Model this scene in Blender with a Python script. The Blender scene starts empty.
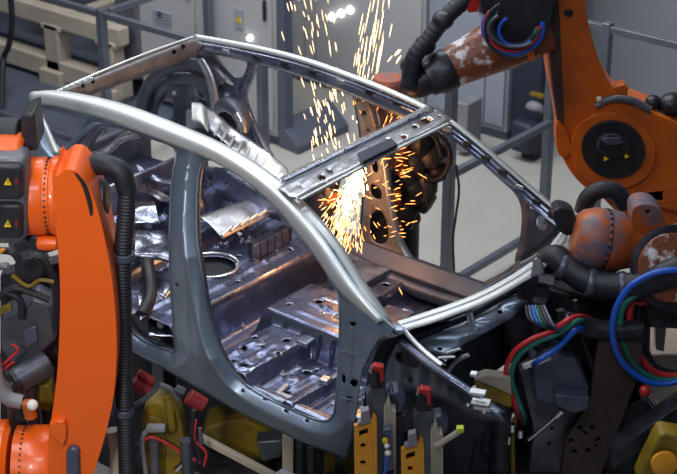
import bpy, bmesh, math, random
import numpy as np
from mathutils import Vector, Matrix, noise
from mathutils.geometry import tessellate_polygon
random.seed(7)
SC = bpy.context.scene
COL = SC.collection
V3 = Vector
# ------------------------------------------------------------------ camera frame
AZ, PI_, DIST, FPX = .6903, .4488, 8.484, 1693.46
R = V3((math.cos(AZ), math.sin(AZ), 0)); H = V3((-math.sin(AZ), math.cos(AZ), 0)); Z = V3((0, 0, 1))
F = H * math.cos(PI_) - Z * math.sin(PI_); U = R.cross(F)
TGT = V3((.2873, 0, .8096)); CAM = TGT - F * DIST
FLOOR = -.6
def ray(px, py): return F + R * ((px - 338.5) / FPX) - U * ((py - 237) / FPX)
def at(px, py, ax, c):
    d = ray(px, py); return CAM + d * ((c - CAM[ax]) / d[ax])
def atx(px, py, c): return at(px, py, 0, c)
def aty(px, py, c): return at(px, py, 1, c)
def atz(px, py, c): return at(px, py, 2, c)
def V(px, py, d):
    r = ray(px, py); return CAM + r * (d / r.dot(H))
def W(z): return .79 - max(0, .40 - z) * .30 if z < .9 else .79 - (z - .9) * .36
def side(px, py, s=-1, off=0.):
    z = .8
    for _ in range(12):
        p = aty(px, py, s * (W(z) + off)); z = z * .5 + p.z * .5
    return aty(px, py, s * (W(z) + off))
# ------------------------------------------------------------------ materials
def mat(name, col, rough=.5, metal=0., col2=None, nscale=4., lo=.4, hi=.65, bump=0., bscale=30., emit=0., coat=0., rvar=0., aniso=None, stretch=None):
    m = bpy.data.materials.new(name); m.use_nodes = True
    nt = m.node_tree; b = nt.nodes['Principled BSDF']
    b.inputs['Base Color'].default_value = (*col, 1); b.inputs['Roughness'].default_value = rough; b.inputs['Metallic'].default_value = metal
    b.inputs['Coat Weight'].default_value = coat
    tc = nt.nodes.new('ShaderNodeTexCoord')
    src = tc.outputs['Object']
    if stretch:
        mp = nt.nodes.new('ShaderNodeMapping'); mp.inputs['Scale'].default_value = stretch
        nt.links.new(src, mp.inputs['Vector']); src = mp.outputs[0]
    if col2 is not None or rvar:
        n = nt.nodes.new('ShaderNodeTexNoise'); n.inputs['Scale'].default_value = nscale; n.inputs['Detail'].default_value = 6; n.inputs['Roughness'].default_value = .6
        nt.links.new(src, n.inputs['Vector'])
        cr = nt.nodes.new('ShaderNodeMapRange'); cr.inputs['From Min'].default_value = lo; cr.inputs['From Max'].default_value = hi
        nt.links.new(n.outputs['Fac'], cr.inputs['Value'])
        if col2 is not None:
            mx = nt.nodes.new('ShaderNodeMix'); mx.data_type = 'RGBA'
            mx.inputs['A'].default_value = (*col, 1); mx.inputs['B'].default_value = (*col2, 1)
            nt.links.new(cr.outputs[0], mx.inputs['Factor']); nt.links.new(mx.outputs['Result'], b.inputs['Base Color'])
        if rvar:
            mr = nt.nodes.new('ShaderNodeMapRange'); mr.inputs['To Min'].default_value = max(.05, rough - rvar); mr.inputs['To Max'].default_value = min(1, rough + rvar)
            nt.links.new(cr.outputs[0], mr.inputs['Value']); nt.links.new(mr.outputs[0], b.inputs['Roughness'])
    if bump:
        n2 = nt.nodes.new('ShaderNodeTexNoise'); n2.inputs['Scale'].default_value = bscale; n2.inputs['Detail'].default_value = 3
        nt.links.new(src, n2.inputs['Vector'])
        bp = nt.nodes.new('ShaderNodeBump'); bp.inputs['Strength'].default_value = bump; bp.inputs['Distance'].default_value = .01
        nt.links.new(n2.outputs['Fac'], bp.inputs['Height']); nt.links.new(bp.outputs[0], b.inputs['Normal'])
    if emit:
        b.inputs['Emission Color'].default_value = (*col, 1); b.inputs['Emission Strength'].default_value = emit
    return m
M = dict(
 bright=mat('galvanised_steel_bright', (.72, .75, .74), .47, .65, (.66, .69, .69), 9, rvar=.04),
 body=mat('body_panel_steel', (.26, .33, .42), .42, .7, (.22, .28, .36), 3, rvar=.05),
 inner=mat('inner_pressed_steel', (.19, .215, .31), .33, .82, (.32, .35, .44), 6, bump=.25, bscale=14, rvar=.10),
 floorpan=mat('floor_pressing_steel', (.21, .23, .34), .32, .85, (.11, .125, .21), 5, bump=.3, bscale=11, rvar=.12),
 crumple=mat('embossed_steel', (.42, .44, .52), .24, .95, (.20, .22, .30), 9, bump=.9, bscale=9, rvar=.08),
 primed=mat('matt_zinc_steel', (.27, .25, .25), .5, .45, (.14, .14, .16), 8, bump=.15),
 sheen=mat('zinc_coated_steel', (.74, .74, .76), .34, .85, (.42, .43, .48), 14, bump=.12, bscale=12, rvar=.08),
 darksteel=mat('dark_steel', (.09, .10, .13), .42, .6, (.16, .17, .21), 6, bump=.15, bscale=20),
 orange=mat('orange_robot_paint', (.84, .12, .004), .38, 0, (.84, .115, .004), 3, coat=.25, rvar=.06),
 orangedirt=mat('orange_robot_paint_worn', (.62, .125, .008), .40, 0, (.24, .055, .018), 3.0, .45, .8, bump=.1),
 grime=mat('orange_robot_paint_grimy', (.42, .09, .018), .5, 0, (.13, .11, .14), 6, .42, .56, bump=.3, bscale=25),
 spatter=mat('orange_paint_with_weld_spatter', (.20, .055, .018), .42, 0, (.74, .70, .72), 8, .54, .62, bump=.4, bscale=40),
 black=mat('black_plastic', (.010, .011, .016), .45, 0, (.02, .021, .028), 8),
 rubber=mat('black_rubber_hose', (.012, .014, .022), .55, 0, bump=.2, bscale=60),
 blackmetal=mat('black_oily_metal', (.018, .018, .024), .4, .4, (.05, .05, .065), 9, bump=.3),
 greymetal=mat('grey_cast_metal', (.15, .155, .18), .45, .4, (.09, .095, .12), 7, bump=.15),
 bluegrey=mat('blue_grey_anodised_metal', (.10, .115, .17), .45, .35, (.07, .08, .12), 6),
 brown=mat('brown_plate_and_shaded_side', (.075, .045, .040), .5, .2, (.045, .032, .036), 6, bump=.2),  # gun plate brown, also painted on as the shaded side of an arm
 cast=mat('light_grey_plastic', (.24, .24, .26), .5, 0, (.18, .18, .20), 6),
 beige=mat('beige_painted_steel', (.46, .40, .32), .55, 0, (.38, .33, .27), 3),
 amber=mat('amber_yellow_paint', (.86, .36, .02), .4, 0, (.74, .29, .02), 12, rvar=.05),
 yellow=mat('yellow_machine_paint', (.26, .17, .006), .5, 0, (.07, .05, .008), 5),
 cab=mat('cabinet_grey_paint', (.43, .435, .45), .55, 0, (.40, .405, .42), 1.5),
 cabblue=mat('cabinet_blue_grey_paint', (.235, .245, .275), .55, 0, (.215, .225, .255), 1.5),
 cabdark=mat('cabinet_blue_grey_panel', (.10, .115, .16), .5, 0, (.085, .10, .14), 2),
 cabside=mat('cabinet_light_blue_grey', (.30, .33, .39), .55, 0, (.27, .30, .36), 2),
 alu=mat('aluminium_profile', (.20, .22, .27), .38, .6, (.15, .17, .21), 6),
 floor=mat('grey_sealed_floor', (.46, .445, .41), .55, 0, (.40, .39, .365), 1.2, bump=.04, bscale=60),
 plate=mat('dark_checker_plate', (.11, .13, .18), .45, .3, (.08, .095, .13), 5, bump=.2, bscale=80),
 red=mat('red_plastic', (.42, .015, .012), .35), redc=mat('red_cable_jacket', (.55, .025, .03), .4),
 green=mat('green_cable_jacket', (.01, .16, .12), .4), blue=mat('blue_cable_jacket', (.012, .10, .55), .35),
 shadedred=mat('shaded_red_motor_paint', (.20, .012, .014), .5),  # motor red darkened in the colour for the shade under the car
 white=mat('white_plastic', (.78, .74, .68), .35), chrome=mat('polished_steel', (.85, .85, .88), .15, 1.),
 warn=mat('warning_yellow', (.95, .62, .01), .5), pad=mat('navy_damping_pad', (.022, .026, .05), .45),
 lamp=mat('white_indicator_lamp', (1., .98, .92), .3, emit=9.), navy=mat('navy_panel', (.016, .022, .042), .55),
 sealed=mat('dark_sealed_steel', (.055, .06, .085), .5, .45, (.08, .085, .11), 7, bump=.15),
 line=mat('joint_line_dark', (.02, .02, .022), .6),
 hot=mat('white_hot_metal', (1., .62, .22), .5, emit=16.), spark=mat('glowing_spark', (1., .70, .38), .5, emit=3.2),
 ember=mat('orange_ember', (1., .36, .08), .5, emit=5.),
)
# ------------------------------------------------------------------ object helpers
def thing(name, label, cat, loc, rotz=0, group=None):
    o = bpy.data.objects.new(name, None); COL.objects.link(o); o.location = (loc[0], loc[1], FLOOR); o.rotation_euler = (0, 0, rotz)
    o.empty_display_size = .1; o['label'] = label; o['category'] = cat
    if group: o['group'] = group
    return o
def rootmat(o):
    m = Matrix.Identity(4); c = o
    while c is not None:
        m = Matrix.LocRotScale(c.location, c.rotation_euler, None) @ m; c = c.parent
    return m
def obj(name, bm, m, parent=None, bevel=0, solid=0, smooth=True, label=None, sub=0, ang=38):
    bmesh.ops.remove_doubles(bm, verts=bm.verts, dist=1e-5)
    if not solid: bmesh.ops.recalc_face_normals(bm, faces=bm.faces)
    loc = None
    if parent is not None: bm.transform(rootmat(parent).inverted())
    me = bpy.data.meshes.new(name)
    if parent is None:
        c = V3((0, 0, 0))
        zs = min(v.co.z for v in bm.verts)
        for v in bm.verts: c += v.co
        c /= len(bm.verts); c.z = zs; loc = c
        bm.transform(Matrix.Translation(-c))
    bm.to_mesh(me); bm.free()
    if smooth:
        me.shade_smooth(); me.set_sharp_from_angle(angle=math.radians(ang))
    me.materials.append(m if not isinstance(m, str) else M[m])
    o = bpy.data.objects.new(name, me); COL.objects.link(o)
    if parent is not None: o.parent = parent
    else: o.location = loc
    if solid:
        s = o.modifiers.new('t', 'SOLIDIFY'); s.thickness = solid; s.offset = 0
    if bevel:
        b = o.modifiers.new('b', 'BEVEL'); b.width = bevel; b.segments = 2; b.limit_method = 'ANGLE'; b.angle_limit = math.radians(40)
    if label: o['label'] = label
    return o
def tag(o, label, cat, group=None, kind=None):
    o['label'] = label; o['category'] = cat
    if group: o['group'] = group
    if kind: o['kind'] = kind
    return o
def struct(o): o['kind'] = 'structure'; return o
def catmull(pts, n=6, closed=False):
    pts = [V3(p) for p in pts]; out = []; N = len(pts)
    rng = range(N if closed else N - 1)
    for i in rng:
        if closed: a, b, c, d = pts[i - 1], pts[i], pts[(i + 1) % N], pts[(i + 2) % N]
        else:
            b, c = pts[i], pts[i + 1]; a = pts[i - 1] if i else b + (b - c); d = pts[i + 2] if i + 2 < N else c + (c - b)
        for k in range(n):
            t = k / n
            out.append(.5 * ((2 * b) + (c - a) * t + (2 * a - 5 * b + 4 * c - d) * t * t + (3 * b - a - 3 * c + d) * t ** 3))
    if not closed: out.append(pts[-1])
    return out
def resample(pts, n):
    pts = [V3(p) for p in pts]; L = [0]
    for a, b in zip(pts, pts[1:]): L.append(L[-1] + (b - a).length)
    out = []; j = 0
    for i in range(n):
        t = L[-1] * i / (n - 1)
        while j < len(L) - 2 and L[j + 1] < t: j += 1
        s = (t - L[j]) / max(1e-9, L[j + 1] - L[j]); out.append(pts[j].lerp(pts[j + 1], min(1, s)))
    return out
def tube(bm, pts, r, seg=10, smooth=5, caps=True):
    """r: number or function of t in 0..1"""
    P = catmull(pts, smooth) if smooth > 1 and len(pts) > 2 else [V3(p) for p in pts]
    n = len(P); rings = []
    t0 = (P[1] - P[0]).normalized(); up = V3((0, 0, 1)) if abs(t0.z) < .9 else V3((1, 0, 0)); nx = t0.cross(up).normalized()
    for i, p in enumerate(P):
        t = ((P[min(i + 1, n - 1)] - P[max(i - 1, 0)])).normalized()
        nx = (nx - t * nx.dot(t)).normalized(); ny = t.cross(nx)
        rr = r(i / (n - 1)) if callable(r) else r
        rings.append([bm.verts.new(p + (nx * math.cos(a) + ny * math.sin(a)) * rr) for a in [2 * math.pi * k / seg for k in range(seg)]])
    for A, B in zip(rings, rings[1:]):
        for k in range(seg): bm.faces.new((A[k], A[(k + 1) % seg], B[(k + 1) % seg], B[k]))
    if caps: bm.faces.new(rings[0][::-1]); bm.faces.new(rings[-1])
    return bm
def hose(bm, pts, r, pitch=.022, depth=.12, seg=14):
    P = catmull(pts, 8); L = sum((b - a).length for a, b in zip(P, P[1:])); n = max(8, int(L / pitch * 4))
    return tube(bm, resample(P, n), lambda t: r * (1 - depth * (.5 + .5 * math.cos(2 * math.pi * t * L / pitch))), seg, 1)
def rev(bm, p0, axis, prof, seg=28, caps=True):
    """prof list of (t along axis, radius)"""
    a = V3(axis).normalized(); up = Z if abs(a.z) < .9 else V3((1, 0, 0)); nx = a.cross(up).normalized(); ny = a.cross(nx); p0 = V3(p0); rings = []
    for t, r in prof:
        r = max(r, 1e-4)
        rings.append([bm.verts.new(p0 + a * t + (nx * math.cos(q) + ny * math.sin(q)) * r) for q in [2 * math.pi * k / seg for k in range(seg)]])
    for A, B in zip(rings, rings[1:]):
        for k in range(seg): bm.faces.new((A[k], A[(k + 1) % seg], B[(k + 1) % seg], B[k]))
    if caps: bm.faces.new(rings[0][::-1]); bm.faces.new(rings[-1])
    return bm
def cyl(bm, a, b, r, r2=None, seg=24):
    a = V3(a); b = V3(b); return rev(bm, a, b - a, [(0, r), ((b - a).length, r if r2 is None else r2)], seg)
def ball(bm, c, r, sc=(1, 1, 1), seg=20):
    m = Matrix.Translation(c) @ Matrix.Diagonal((*[q * r for q in sc], 1))
    bmesh.ops.create_uvsphere(bm, u_segments=seg, v_segments=seg // 2, radius=1, matrix=m); return bm
def box(bm, c, s, rz=0, axes=None):
    """centre c, full size s; axes optional (x,y,z) unit vectors"""
    if axes is None: axes = (V3((math.cos(rz), math.sin(rz), 0)), V3((-math.sin(rz), math.cos(rz), 0)), Z)
    ax = [V3(a) * (q / 2) for a, q in zip(axes, s)]; c = V3(c)
    v = [bm.verts.new(c + ax[0] * i + ax[1] * j + ax[2] * k) for i in (-1, 1) for j in (-1, 1) for k in (-1, 1)]
    for f in ((0, 1, 3, 2), (4, 6, 7, 5), (0, 4, 5, 1), (2, 3, 7, 6), (0, 2, 6, 4), (1, 5, 7, 3)): bm.faces.new([v[i] for i in f])
    return bm
def prism(bm, pts, ext, holes=()):
    """polygon (3-D, planar) with holes extruded by ext"""
    loops = [[V3(p) for p in pts]] + [[V3(p) for p in h] for h in holes]
    tris = tessellate_polygon(loops); flat = [p for l in loops for p in l]; ext = V3(ext)
    A = [bm.verts.new(p) for p in flat]; B = [bm.verts.new(p + ext) for p in flat]
    for t in tris:
        try: bm.faces.new([A[i] for i in t]); bm.faces.new([B[i] for i in reversed(t)])
        except ValueError: pass
    k = 0
    for l in loops:
        n = len(l)
        for i in range(n):
            a, b = k + i, k + (i + 1) % n
            bm.faces.new((A[a], A[b], B[b], B[a]))
        k += n
    return bm
def c2(pts, n=5): return [(p.x, p.y) for p in catmull([(a, b, 0) for a, b in pts], n, True)]
def circ(x, y, rx, ry=None, n=14, rot=0):
    ry = rx if ry is None else ry; o = []
    for k in range(n):
        a = 2 * math.pi * k / n; u, w = rx * math.cos(a), ry * math.sin(a)
        o.append((x + u * math.cos(rot) - w * math.sin(rot), y + u * math.sin(rot) + w * math.cos(rot)))
    return o
def vprism(bm, px, d, th, holes=(), sm=0):
    """outline seen in the photo, at horizontal distance d, th thick going away"""
    if sm: px = c2(px, sm)
    return prism(bm, [V(x, y, d) for x, y in px], H * th, [[V(x, y, d) for x, y in h] for h in holes])
def strip(bm, T, B, nvec, amt, n=60, seg=8, smooth=5, prof=None):
    T = resample(catmull(T, smooth), n); B = resample(catmull(B, smooth), n); nv = V3(nvec).normalized(); rows = []
    for a, b in zip(T, B):
        row = []
        for k in range(seg + 1):
            t = k / seg; h = prof(t) if prof else math.sin(math.pi * t) ** .7
            row.append(bm.verts.new(a.lerp(b, t) + nv * (amt * h)))
        rows.append(row)
    for r0, r1 in zip(rows, rows[1:]):
        for k in range(seg): bm.faces.new((r0[k], r0[k + 1], r1[k + 1], r1[k]))
    return bm
def sheet(outline, holes, step, fn, nd=1, n0=0):
    """pressed sheet: grid over a 2-D outline with holes; fn(u, v, d) -> 3-D point, d = distance to the nearest edge"""
    loops = [np.array(l, float)[:, :2] for l in [outline] + list(holes)]
    lo = loops[0].min(0) - step; hi = loops[0].max(0) + step
    nx, ny = int((hi[0] - lo[0]) / step) + 2, int((hi[1] - lo[1]) / step) + 2
    gx, gy = np.meshgrid(lo[0] + step * np.arange(nx), lo[1] + step * np.arange(ny), indexing='ij')
    A = np.concatenate(loops); Bq = np.concatenate([np.roll(l, -1, 0) for l in loops])
    def inside(X, Y):
        ins = np.zeros(X.shape, bool)
        for a, b in zip(A, Bq):
            if a[1] == b[1]: continue
            c = (a[1] > Y) != (b[1] > Y)
            ins ^= c & (X < (b[0] - a[0]) * (Y - a[1]) / (b[1] - a[1]) + a[0])
        return ins
    def near(X, Y, A=A, Bq=Bq):
        bd = np.full(X.shape, 1e9); bx = X.copy(); by = Y.copy()
        for a, b in zip(A, Bq):
            e = b - a; L = max(e @ e, 1e-12); t = np.clip(((X - a[0]) * e[0] + (Y - a[1]) * e[1]) / L, 0, 1)
            qx = a[0] + t * e[0]; qy = a[1] + t * e[1]; d = np.hypot(X - qx, Y - qy); m = d < bd
            bd[m] = d[m]; bx[m] = qx[m]; by[m] = qy[m]
        return bd, bx, by
    cells = inside(gx[:-1, :-1] + step / 2, gy[:-1, :-1] + step / 2)
    cnt = np.zeros(gx.shape, int)
    cnt[:-1, :-1] += cells; cnt[1:, :-1] += cells; cnt[:-1, 1:] += cells; cnt[1:, 1:] += cells
    _, NX, NY = near(gx, gy); bd = (cnt > 0) & (cnt < 4)
    X = np.where(bd, NX, gx); Y = np.where(bd, NY, gy); Am = np.concatenate(loops[n0:nd]); Bm = np.concatenate([np.roll(l, -1, 0) for l in loops[n0:nd]]); D = near(X, Y, Am, Bm)[0]
    bm = bmesh.new(); idx = {}
    for i, j in zip(*np.nonzero(cnt)): idx[i, j] = bm.verts.new(fn(X[i, j], Y[i, j], D[i, j]))
    for i, j in zip(*np.nonzero(cells)):
        try: bm.faces.new((idx[i, j], idx[i + 1, j], idx[i + 1, j + 1], idx[i, j + 1]))
        except ValueError: pass
    return bm
def sst(x, a=0., b=1.):
    t = min(1, max(0, (x - a) / (b - a))); return t * t * (3 - 2 * t)
def NB(): return bmesh.new()

# ------------------------------------------------------------------ SETTING
bm = NB(); box(bm, (0, 1, FLOOR - .05), (24, 20, .1)); struct(obj('floor', bm, 'floor'))
bm = NB(); box(bm, (0, 8.5, 1.9), (24, .2, 5)); struct(obj('wall_back', bm, 'cab'))
bm = NB(); box(bm, (-6.2, 2.2, FLOOR + .02), (4.6, 5.2, .04))
tag(obj('checker_plate_platform', bm, 'plate', bevel=.005), 'dark blue-grey steel floor plate in front of the beige machine frame', 'floor plate')
# cabinets ------------------------------------------------------------
def warning_sign(parent, c, w, h, nrm_y):
    b = NB(); box(b, (c[0], nrm_y - .004, c[2]), (w, .008, h)); s = obj('warning_sign', b, 'cabside', parent, label='small grey sign with a yellow triangle')
    b = NB(); y = nrm_y - .012; q = w * .34
    prism(b, [V3((c[0] - q, y, c[2] - q * .8)), V3((c[0] + q, y, c[2] - q * .8)), V3((c[0], y, c[2] + q))], (0, .004, 0)); obj('warning_triangle', b, 'warn', s, smooth=False)
    b = NB(); y -= .002
    prism(b, [V3((c[0] - .008, y, c[2] - .02)), V3((c[0] + .012, y, c[2] + .0)), V3((c[0] + .002, y, c[2] + .0)), V3((c[0] + .01, y, c[2] + .03)), V3((c[0] - .012, y, c[2] + .005)), V3((c[0], y, c[2] + .005))], (0, .002, 0)); obj('lightning_mark', b, 'black', s, smooth=False)
def cabinet(x0, x1, y0, top, label, splits=(), m='cab', depth=.6, plinth=True):
    t = thing('control_cabinet', label, 'cabinet', ((x0 + x1) / 2, y0 + depth / 2, FLOOR), group='control cabinets behind the safety fence')
    b = NB(); box(b, ((x0 + x1) / 2, y0 + depth / 2, (top + FLOOR + .08) / 2), (x1 - x0, depth, top - FLOOR - .08)); obj('body', b, m, t, bevel=.01)
    b = NB(); box(b, ((x0 + x1) / 2, y0 + depth / 2 + .02, FLOOR + .04), (x1 - x0 - .03, depth - .04, .08)); obj('plinth', b, 'cabdark', t)
    xs = [x0 + .02] + list(splits) + [x1 - .02]
    for a, c in zip(xs, xs[1:]):
        b = NB(); box(b, ((a + c) / 2, y0 - .012, (top + FLOOR + .1) / 2), (c - a - .008, .024, top - FLOOR - .16)); d = obj('door', b, m, t, bevel=.006)
        b = NB(); box(b, (c - .06, y0 - .035, .5), (.025, .022, .16)); obj('handle', b, 'black', d, bevel=.004)
    return t
Y1 = 4.4
YA = 3.2
xa = aty(140, 20, YA).x; xb = aty(277, 100, YA).x; xc = aty(290, 40, Y1).x; xd = aty(506, 140, Y1).x
c1 = cabinet(xa, xb, YA, 1.9, 'light grey cabinet with the yellow triangle sign, above the far roof rail', (aty(197, 20, YA).x,), depth=.06)
p = aty(239, 19, YA - .03); warning_sign(c1, p, .085, .15, YA - .026)
p = aty(162, 17, YA - .03)
b = NB()
for k in range(6): box(b, (p.x - .0, YA - .03, p.z + .04 - k * .028), (.20, .01, .011))
obj('vent_grille', b, 'cabside', c1)
b = NB(); box(b, (p.x - .02, YA - .038, p.z + .02), (.035, .008, .05)); obj('label_plate', b, 'bluegrey', c1)
def lamp_on(parent, px, py, y, r=.022):
    q = aty(px, py, y - .03); b = NB(); rev(b, (q.x, y - .024, q.z), (0, -1, 0), [(0, r * 1.3), (.01, r * 1.3), (.012, r), (.03, r * .8), (.036, .003)], 16); obj('indicator_lamp', b, 'lamp', parent)
lamp_on(c1, 250, 38, YA, .016)
# dark column standing in for the shaded side of the cabinet
b = NB(); box(b, (xb + .045, YA + .05, .63), (.07, .10, 2.45)); tag(obj('shaded_gap_column', b, 'cabdark', bevel=.008), 'tall dark blue column standing for the shaded right side of the light grey cabinet', 'shaded gap')
q = atz(279, 147, FLOOR); b = NB(); prism(b, [V3((q.x, q.y, FLOOR)), V3((q.x + .22, q.y - .03, FLOOR)), V3((q.x + .22, q.y - .03, FLOOR + .06)), V3((q.x, q.y, FLOOR + .22))], (0, .62, 0)); tag(obj('shadow_wedge', b, 'cabdark', bevel=.008), 'dark slate wedge standing for the cabinet shadow on the floor behind the sparks', 'shadow wedge')  # low dark wedge added in place of the cabinet's floor shadow
xe = aty(330, 40, Y1).x; xf = aty(425, 40, Y1).x
c2_ = cabinet(xc + .02, xf, Y1, 2.2, 'light grey cabinet with three white lamps, right of the dark gap', (aty(306, 40, Y1).x, aty(317, 40, Y1).x))
for a, c in ((332, 17), (341, 13.5), (350, 10)): lamp_on(c2_, a, c, Y1)
c3 = cabinet(xf + .03, xd, Y1, 2.2, 'grey cabinet behind the steel fence post, ending at the dark recess', (aty(486, 100, Y1).x,), m='cabside')
cabinet(aty(560, 60, 5.2).x, 3.6, 5.2, 2.6, 'wide grey cabinet wall behind the large orange robot arm at right', (1.6,), m='cabblue')
# dark recess machine between
xg = xd + .02; xh = aty(560, 100, 4.7).x
b = NB(); box(b, ((xg + xh) / 2, 4.62, .7), (xh - xg, .4, 2.6)); t = obj('recess_panel', b, 'navy', bevel=.01); tag(t, 'dark navy panel in the recess between grey cabinets', 'panel')
t = thing('hoover_cart', 'small dark cart with a white hood and green strip in the recess', 'cart', (xd + .35, 4.3, FLOOR)); t.name = 'service_cart'
b = NB(); box(b, (xd + .3, 4.25, FLOOR + .2), (.2, .24, .25)); obj('body', b, 'navy', t, bevel=.04)
q = aty(535, 108, 4.3); b = NB(); ball(b, q, .07, (1.1, .8, .8)); obj('hood', b, 'cast', t)
b = NB(); box(b, (q.x, q.y, (q.z + FLOOR) / 2), (.12, .12, q.z - FLOOR)); obj('mast', b, 'navy', t)
q = aty(538, 95, 4.3); b = NB(); box(b, q, (.12, .05, .02)); obj('strip', b, 'yellow', t)
# low light box before cabinet
q = aty(458, 100, 3.9)
b = NB(); box(b, (q.x - .0, 4.05, (q.z + FLOOR) / 2), (.11, .2, q.z - FLOOR - .08)); t = obj('junction_box', b, 'cast', bevel=.01); tag(t, 'low pale box at the foot of the grey cabinet beside the fence post', 'box')
# beige machine frame behind the fence --------------------------------
t = thing('conveyor_frame', 'beige painted steel machine frame with heavy legs behind the left fence', 'machine frame', (-5.3, 3.4, FLOOR))
YB = 3.05
def bm_beam(p, q, w, h): # horizontal beam from p to q
    p, q = V3(p), V3(q); d = (q - p).normalized(); s = d.cross(Z).normalized(); b = NB(); box(b, (p + q) / 2, ((q - p).length, w, h), axes=(d, s, s.cross(d))); return b
zt = aty(60, 18, YB).z; xe_ = xa - .04
for yy in (YB, YB + 1.0):
    obj('beam', bm_beam((-8.5, yy, zt), (xe_, yy, zt), .12, .15), 'beige', t, bevel=.008)
    obj('beam', bm_beam((-8.5, yy, -.44), (xe_, yy, -.44), .14, .16), 'beige', t, bevel=.008)
for k, xx in enumerate([aty(58, 50, YB).x - 1.25, aty(58, 50, YB).x, xa - .2]):
    for yy in (YB, YB + 1.0):
        b = NB(); box(b, (xx, yy, (zt + FLOOR) / 2), (.17, .14, zt - FLOOR - .1)); box(b, (xx, yy, zt - .08), (.24, .14, .05)); box(b, (xx, yy - .02, FLOOR + .08), (.26, .2, .16)); obj('leg', b, 'beige', t, bevel=.01)
    b = NB(); box(b, (xx + .1, YB + .65, zt - .02), (.12, .95, .12)); obj('cross_beam', b, 'beige', t, bevel=.01)
b = NB(); box(b, (-6.3, YB + .5, -.40), (3.2, .7, .06)); obj('tray', b, 'plate', t)
b = NB(); box(b, (aty(118, 45, YB).x, YB + .25, 0), (.3, .3, .8)); obj('gearbox', b, 'greymetal', t, bevel=.05)
b = NB(); box(b, (aty(45, 20, YB + .3).x, YB + .35, .1), (.3, .3, .45)); obj('gearbox', b, 'greymetal', t, bevel=.05)
t = thing('storage_rack', 'dim beige machine housing rising behind the machine frame at top left', 'machine', (-7, 5.2, FLOOR))
b = NB(); box(b, (-7.6, 5.3, .2), (3.4, .5, 1.6)); obj('housing', b, 'greymetal', t, bevel=.02)
b = NB(); box(b, (-7.2, 4.65, -.1), (1.0, .2, .35)); box(b, (-8.6, 4.65, -.1), (1.0, .2, .35)); obj('drawer_front', b, 'cast', t, bevel=.02)
q = aty(10, 60, 2.6); b = NB(); tube(b, [aty(10, -10, 2.6), aty(12, 20, 2.6), aty(9, 45, 2.6), aty(3, 62, 2.6), aty(2, 110, 2.3)], .025); tag(obj('hanging_cable', b, 'rubber'), 'black cable hanging at the far left before the beige frame', 'cable')
# fences ---------------------------------------------------------------
def profile(a, b_, w=.045): return bm_beam(a, b_, w, w)
def fence(pts, zs, posts, label):
    a, b_ = pts; t = thing('safety_fence', label, 'fence', (a[0], a[1], FLOOR), group='aluminium safety fence panels')
    for z in zs: obj('rail', profile((*a, z), (*b_, z)), 'alu', t, bevel=.004)
    for x, y in posts:
        b = NB(); box(b, (x, y, (max(zs) + FLOOR) / 2 + .01), (.06, .06, max(zs) - FLOOR + .06)); p = obj('post', b, 'alu', t, bevel=.005)
        b = NB(); box(b, (x, y, FLOOR + .01), (.14, .14, .02)); obj('foot_plate', b, 'alu', p)
    return t
YF = 2.0; x1 = aty(101, 12, YF).x; x2 = aty(262, 66, YF).x
fence(((x1 - 1.8, YF), (x2 + 1.1, YF)), (.66, -.42), [(x1, YF), (x2, YF), (x2 + 1.1, YF)], 'left aluminium fence running from the beige frame to behind the car roof')
fence(((x1, YF + .08), (x1, YF + 1.1)), (.66, -.42), [(x1, YF + 1.1)], 'short fence return going back from the corner post at top left')
fence(((-.4, 1.9), (-.4, 3.05)), (.99, .31, -.45), [(-.4, 1.9), (-.42, 3.05)], 'aluminium fence panel seen through the empty windscreen opening')
fence(((-.42, 3.18), (3.2, 3.18)), (.99, -.42), [(aty(608, 25, 3.18).x, 3.18), (1.6, 3.18), (3.2, 3.18)], 'fence panel with top rail behind the large robot arm at right')
t = thing('floor_cable', 'thin dark cable looping down the fence post behind the windscreen', 'cable', (-.35, 1.9, FLOOR))
b = NB(); tube(b, [atx(456, 165, -.33), atx(459, 190, -.33), atx(456, 215, -.33), atx(453, 240, -.33), atx(454, 275, -.33), atx(452, 300, -.33)], .008, 8); obj('cable_run', b, 'rubber', t)

# ------------------------------------------------------------------ CAR BODY
car = thing('car_body', 'bare grey steel car body shell without doors, glass or roof skin, on the weld jig', 'car body', (.2, 0, .2))
# outer side pressing (near)
outl = [(33, 101), (60, 98), (120, 112), (180, 135), (220, 152), (260, 175), (300, 208), (335, 250), (360, 290), (384, 318), (396, 328), (390, 334), (380, 338), (371, 352), (362, 372), (357, 410), (352, 440), (346, 459),
        (300, 441), (240, 413), (180, 378), (135, 353), (118, 341), (112, 315), (100, 285), (82, 262), (60, 250), (44, 230), (38, 190), (35, 150)]
rear = c2([(176, 153), (172, 180), (170, 215), (170, 270), (173, 320), (175, 350), (165, 349), (140, 339), (124, 320), (112, 290), (102, 250), (94, 210), (84, 175), (86, 150), (100, 128), (125, 129), (150, 138), (170, 145)], 3)
quart = [(40, 108), (60, 112), (88, 120), (76, 136), (62, 150), (54, 140)]
front = c2([(200, 168), (207, 160), (220, 162), (246, 177), (280, 205), (305, 235), (325, 267), (337, 292), (340, 318), (339, 360), (336, 400), (333, 416), (322, 421), (295, 411), (262, 395), (243, 382), (229, 366), (218, 345), (208, 310), (202, 272), (197, 235), (197, 195)], 3)
b = sheet([(341, 312), (380, 332), (368, 352), (360, 375), (354, 440), (338, 432)], [], 2.5, lambda u, v, d: side(u, v, -1, -.075)); obj('hinge_pillar_shade_backing', b, 'black', car, solid=.004)  # black sheet added behind the pillar holes to keep them dark
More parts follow.
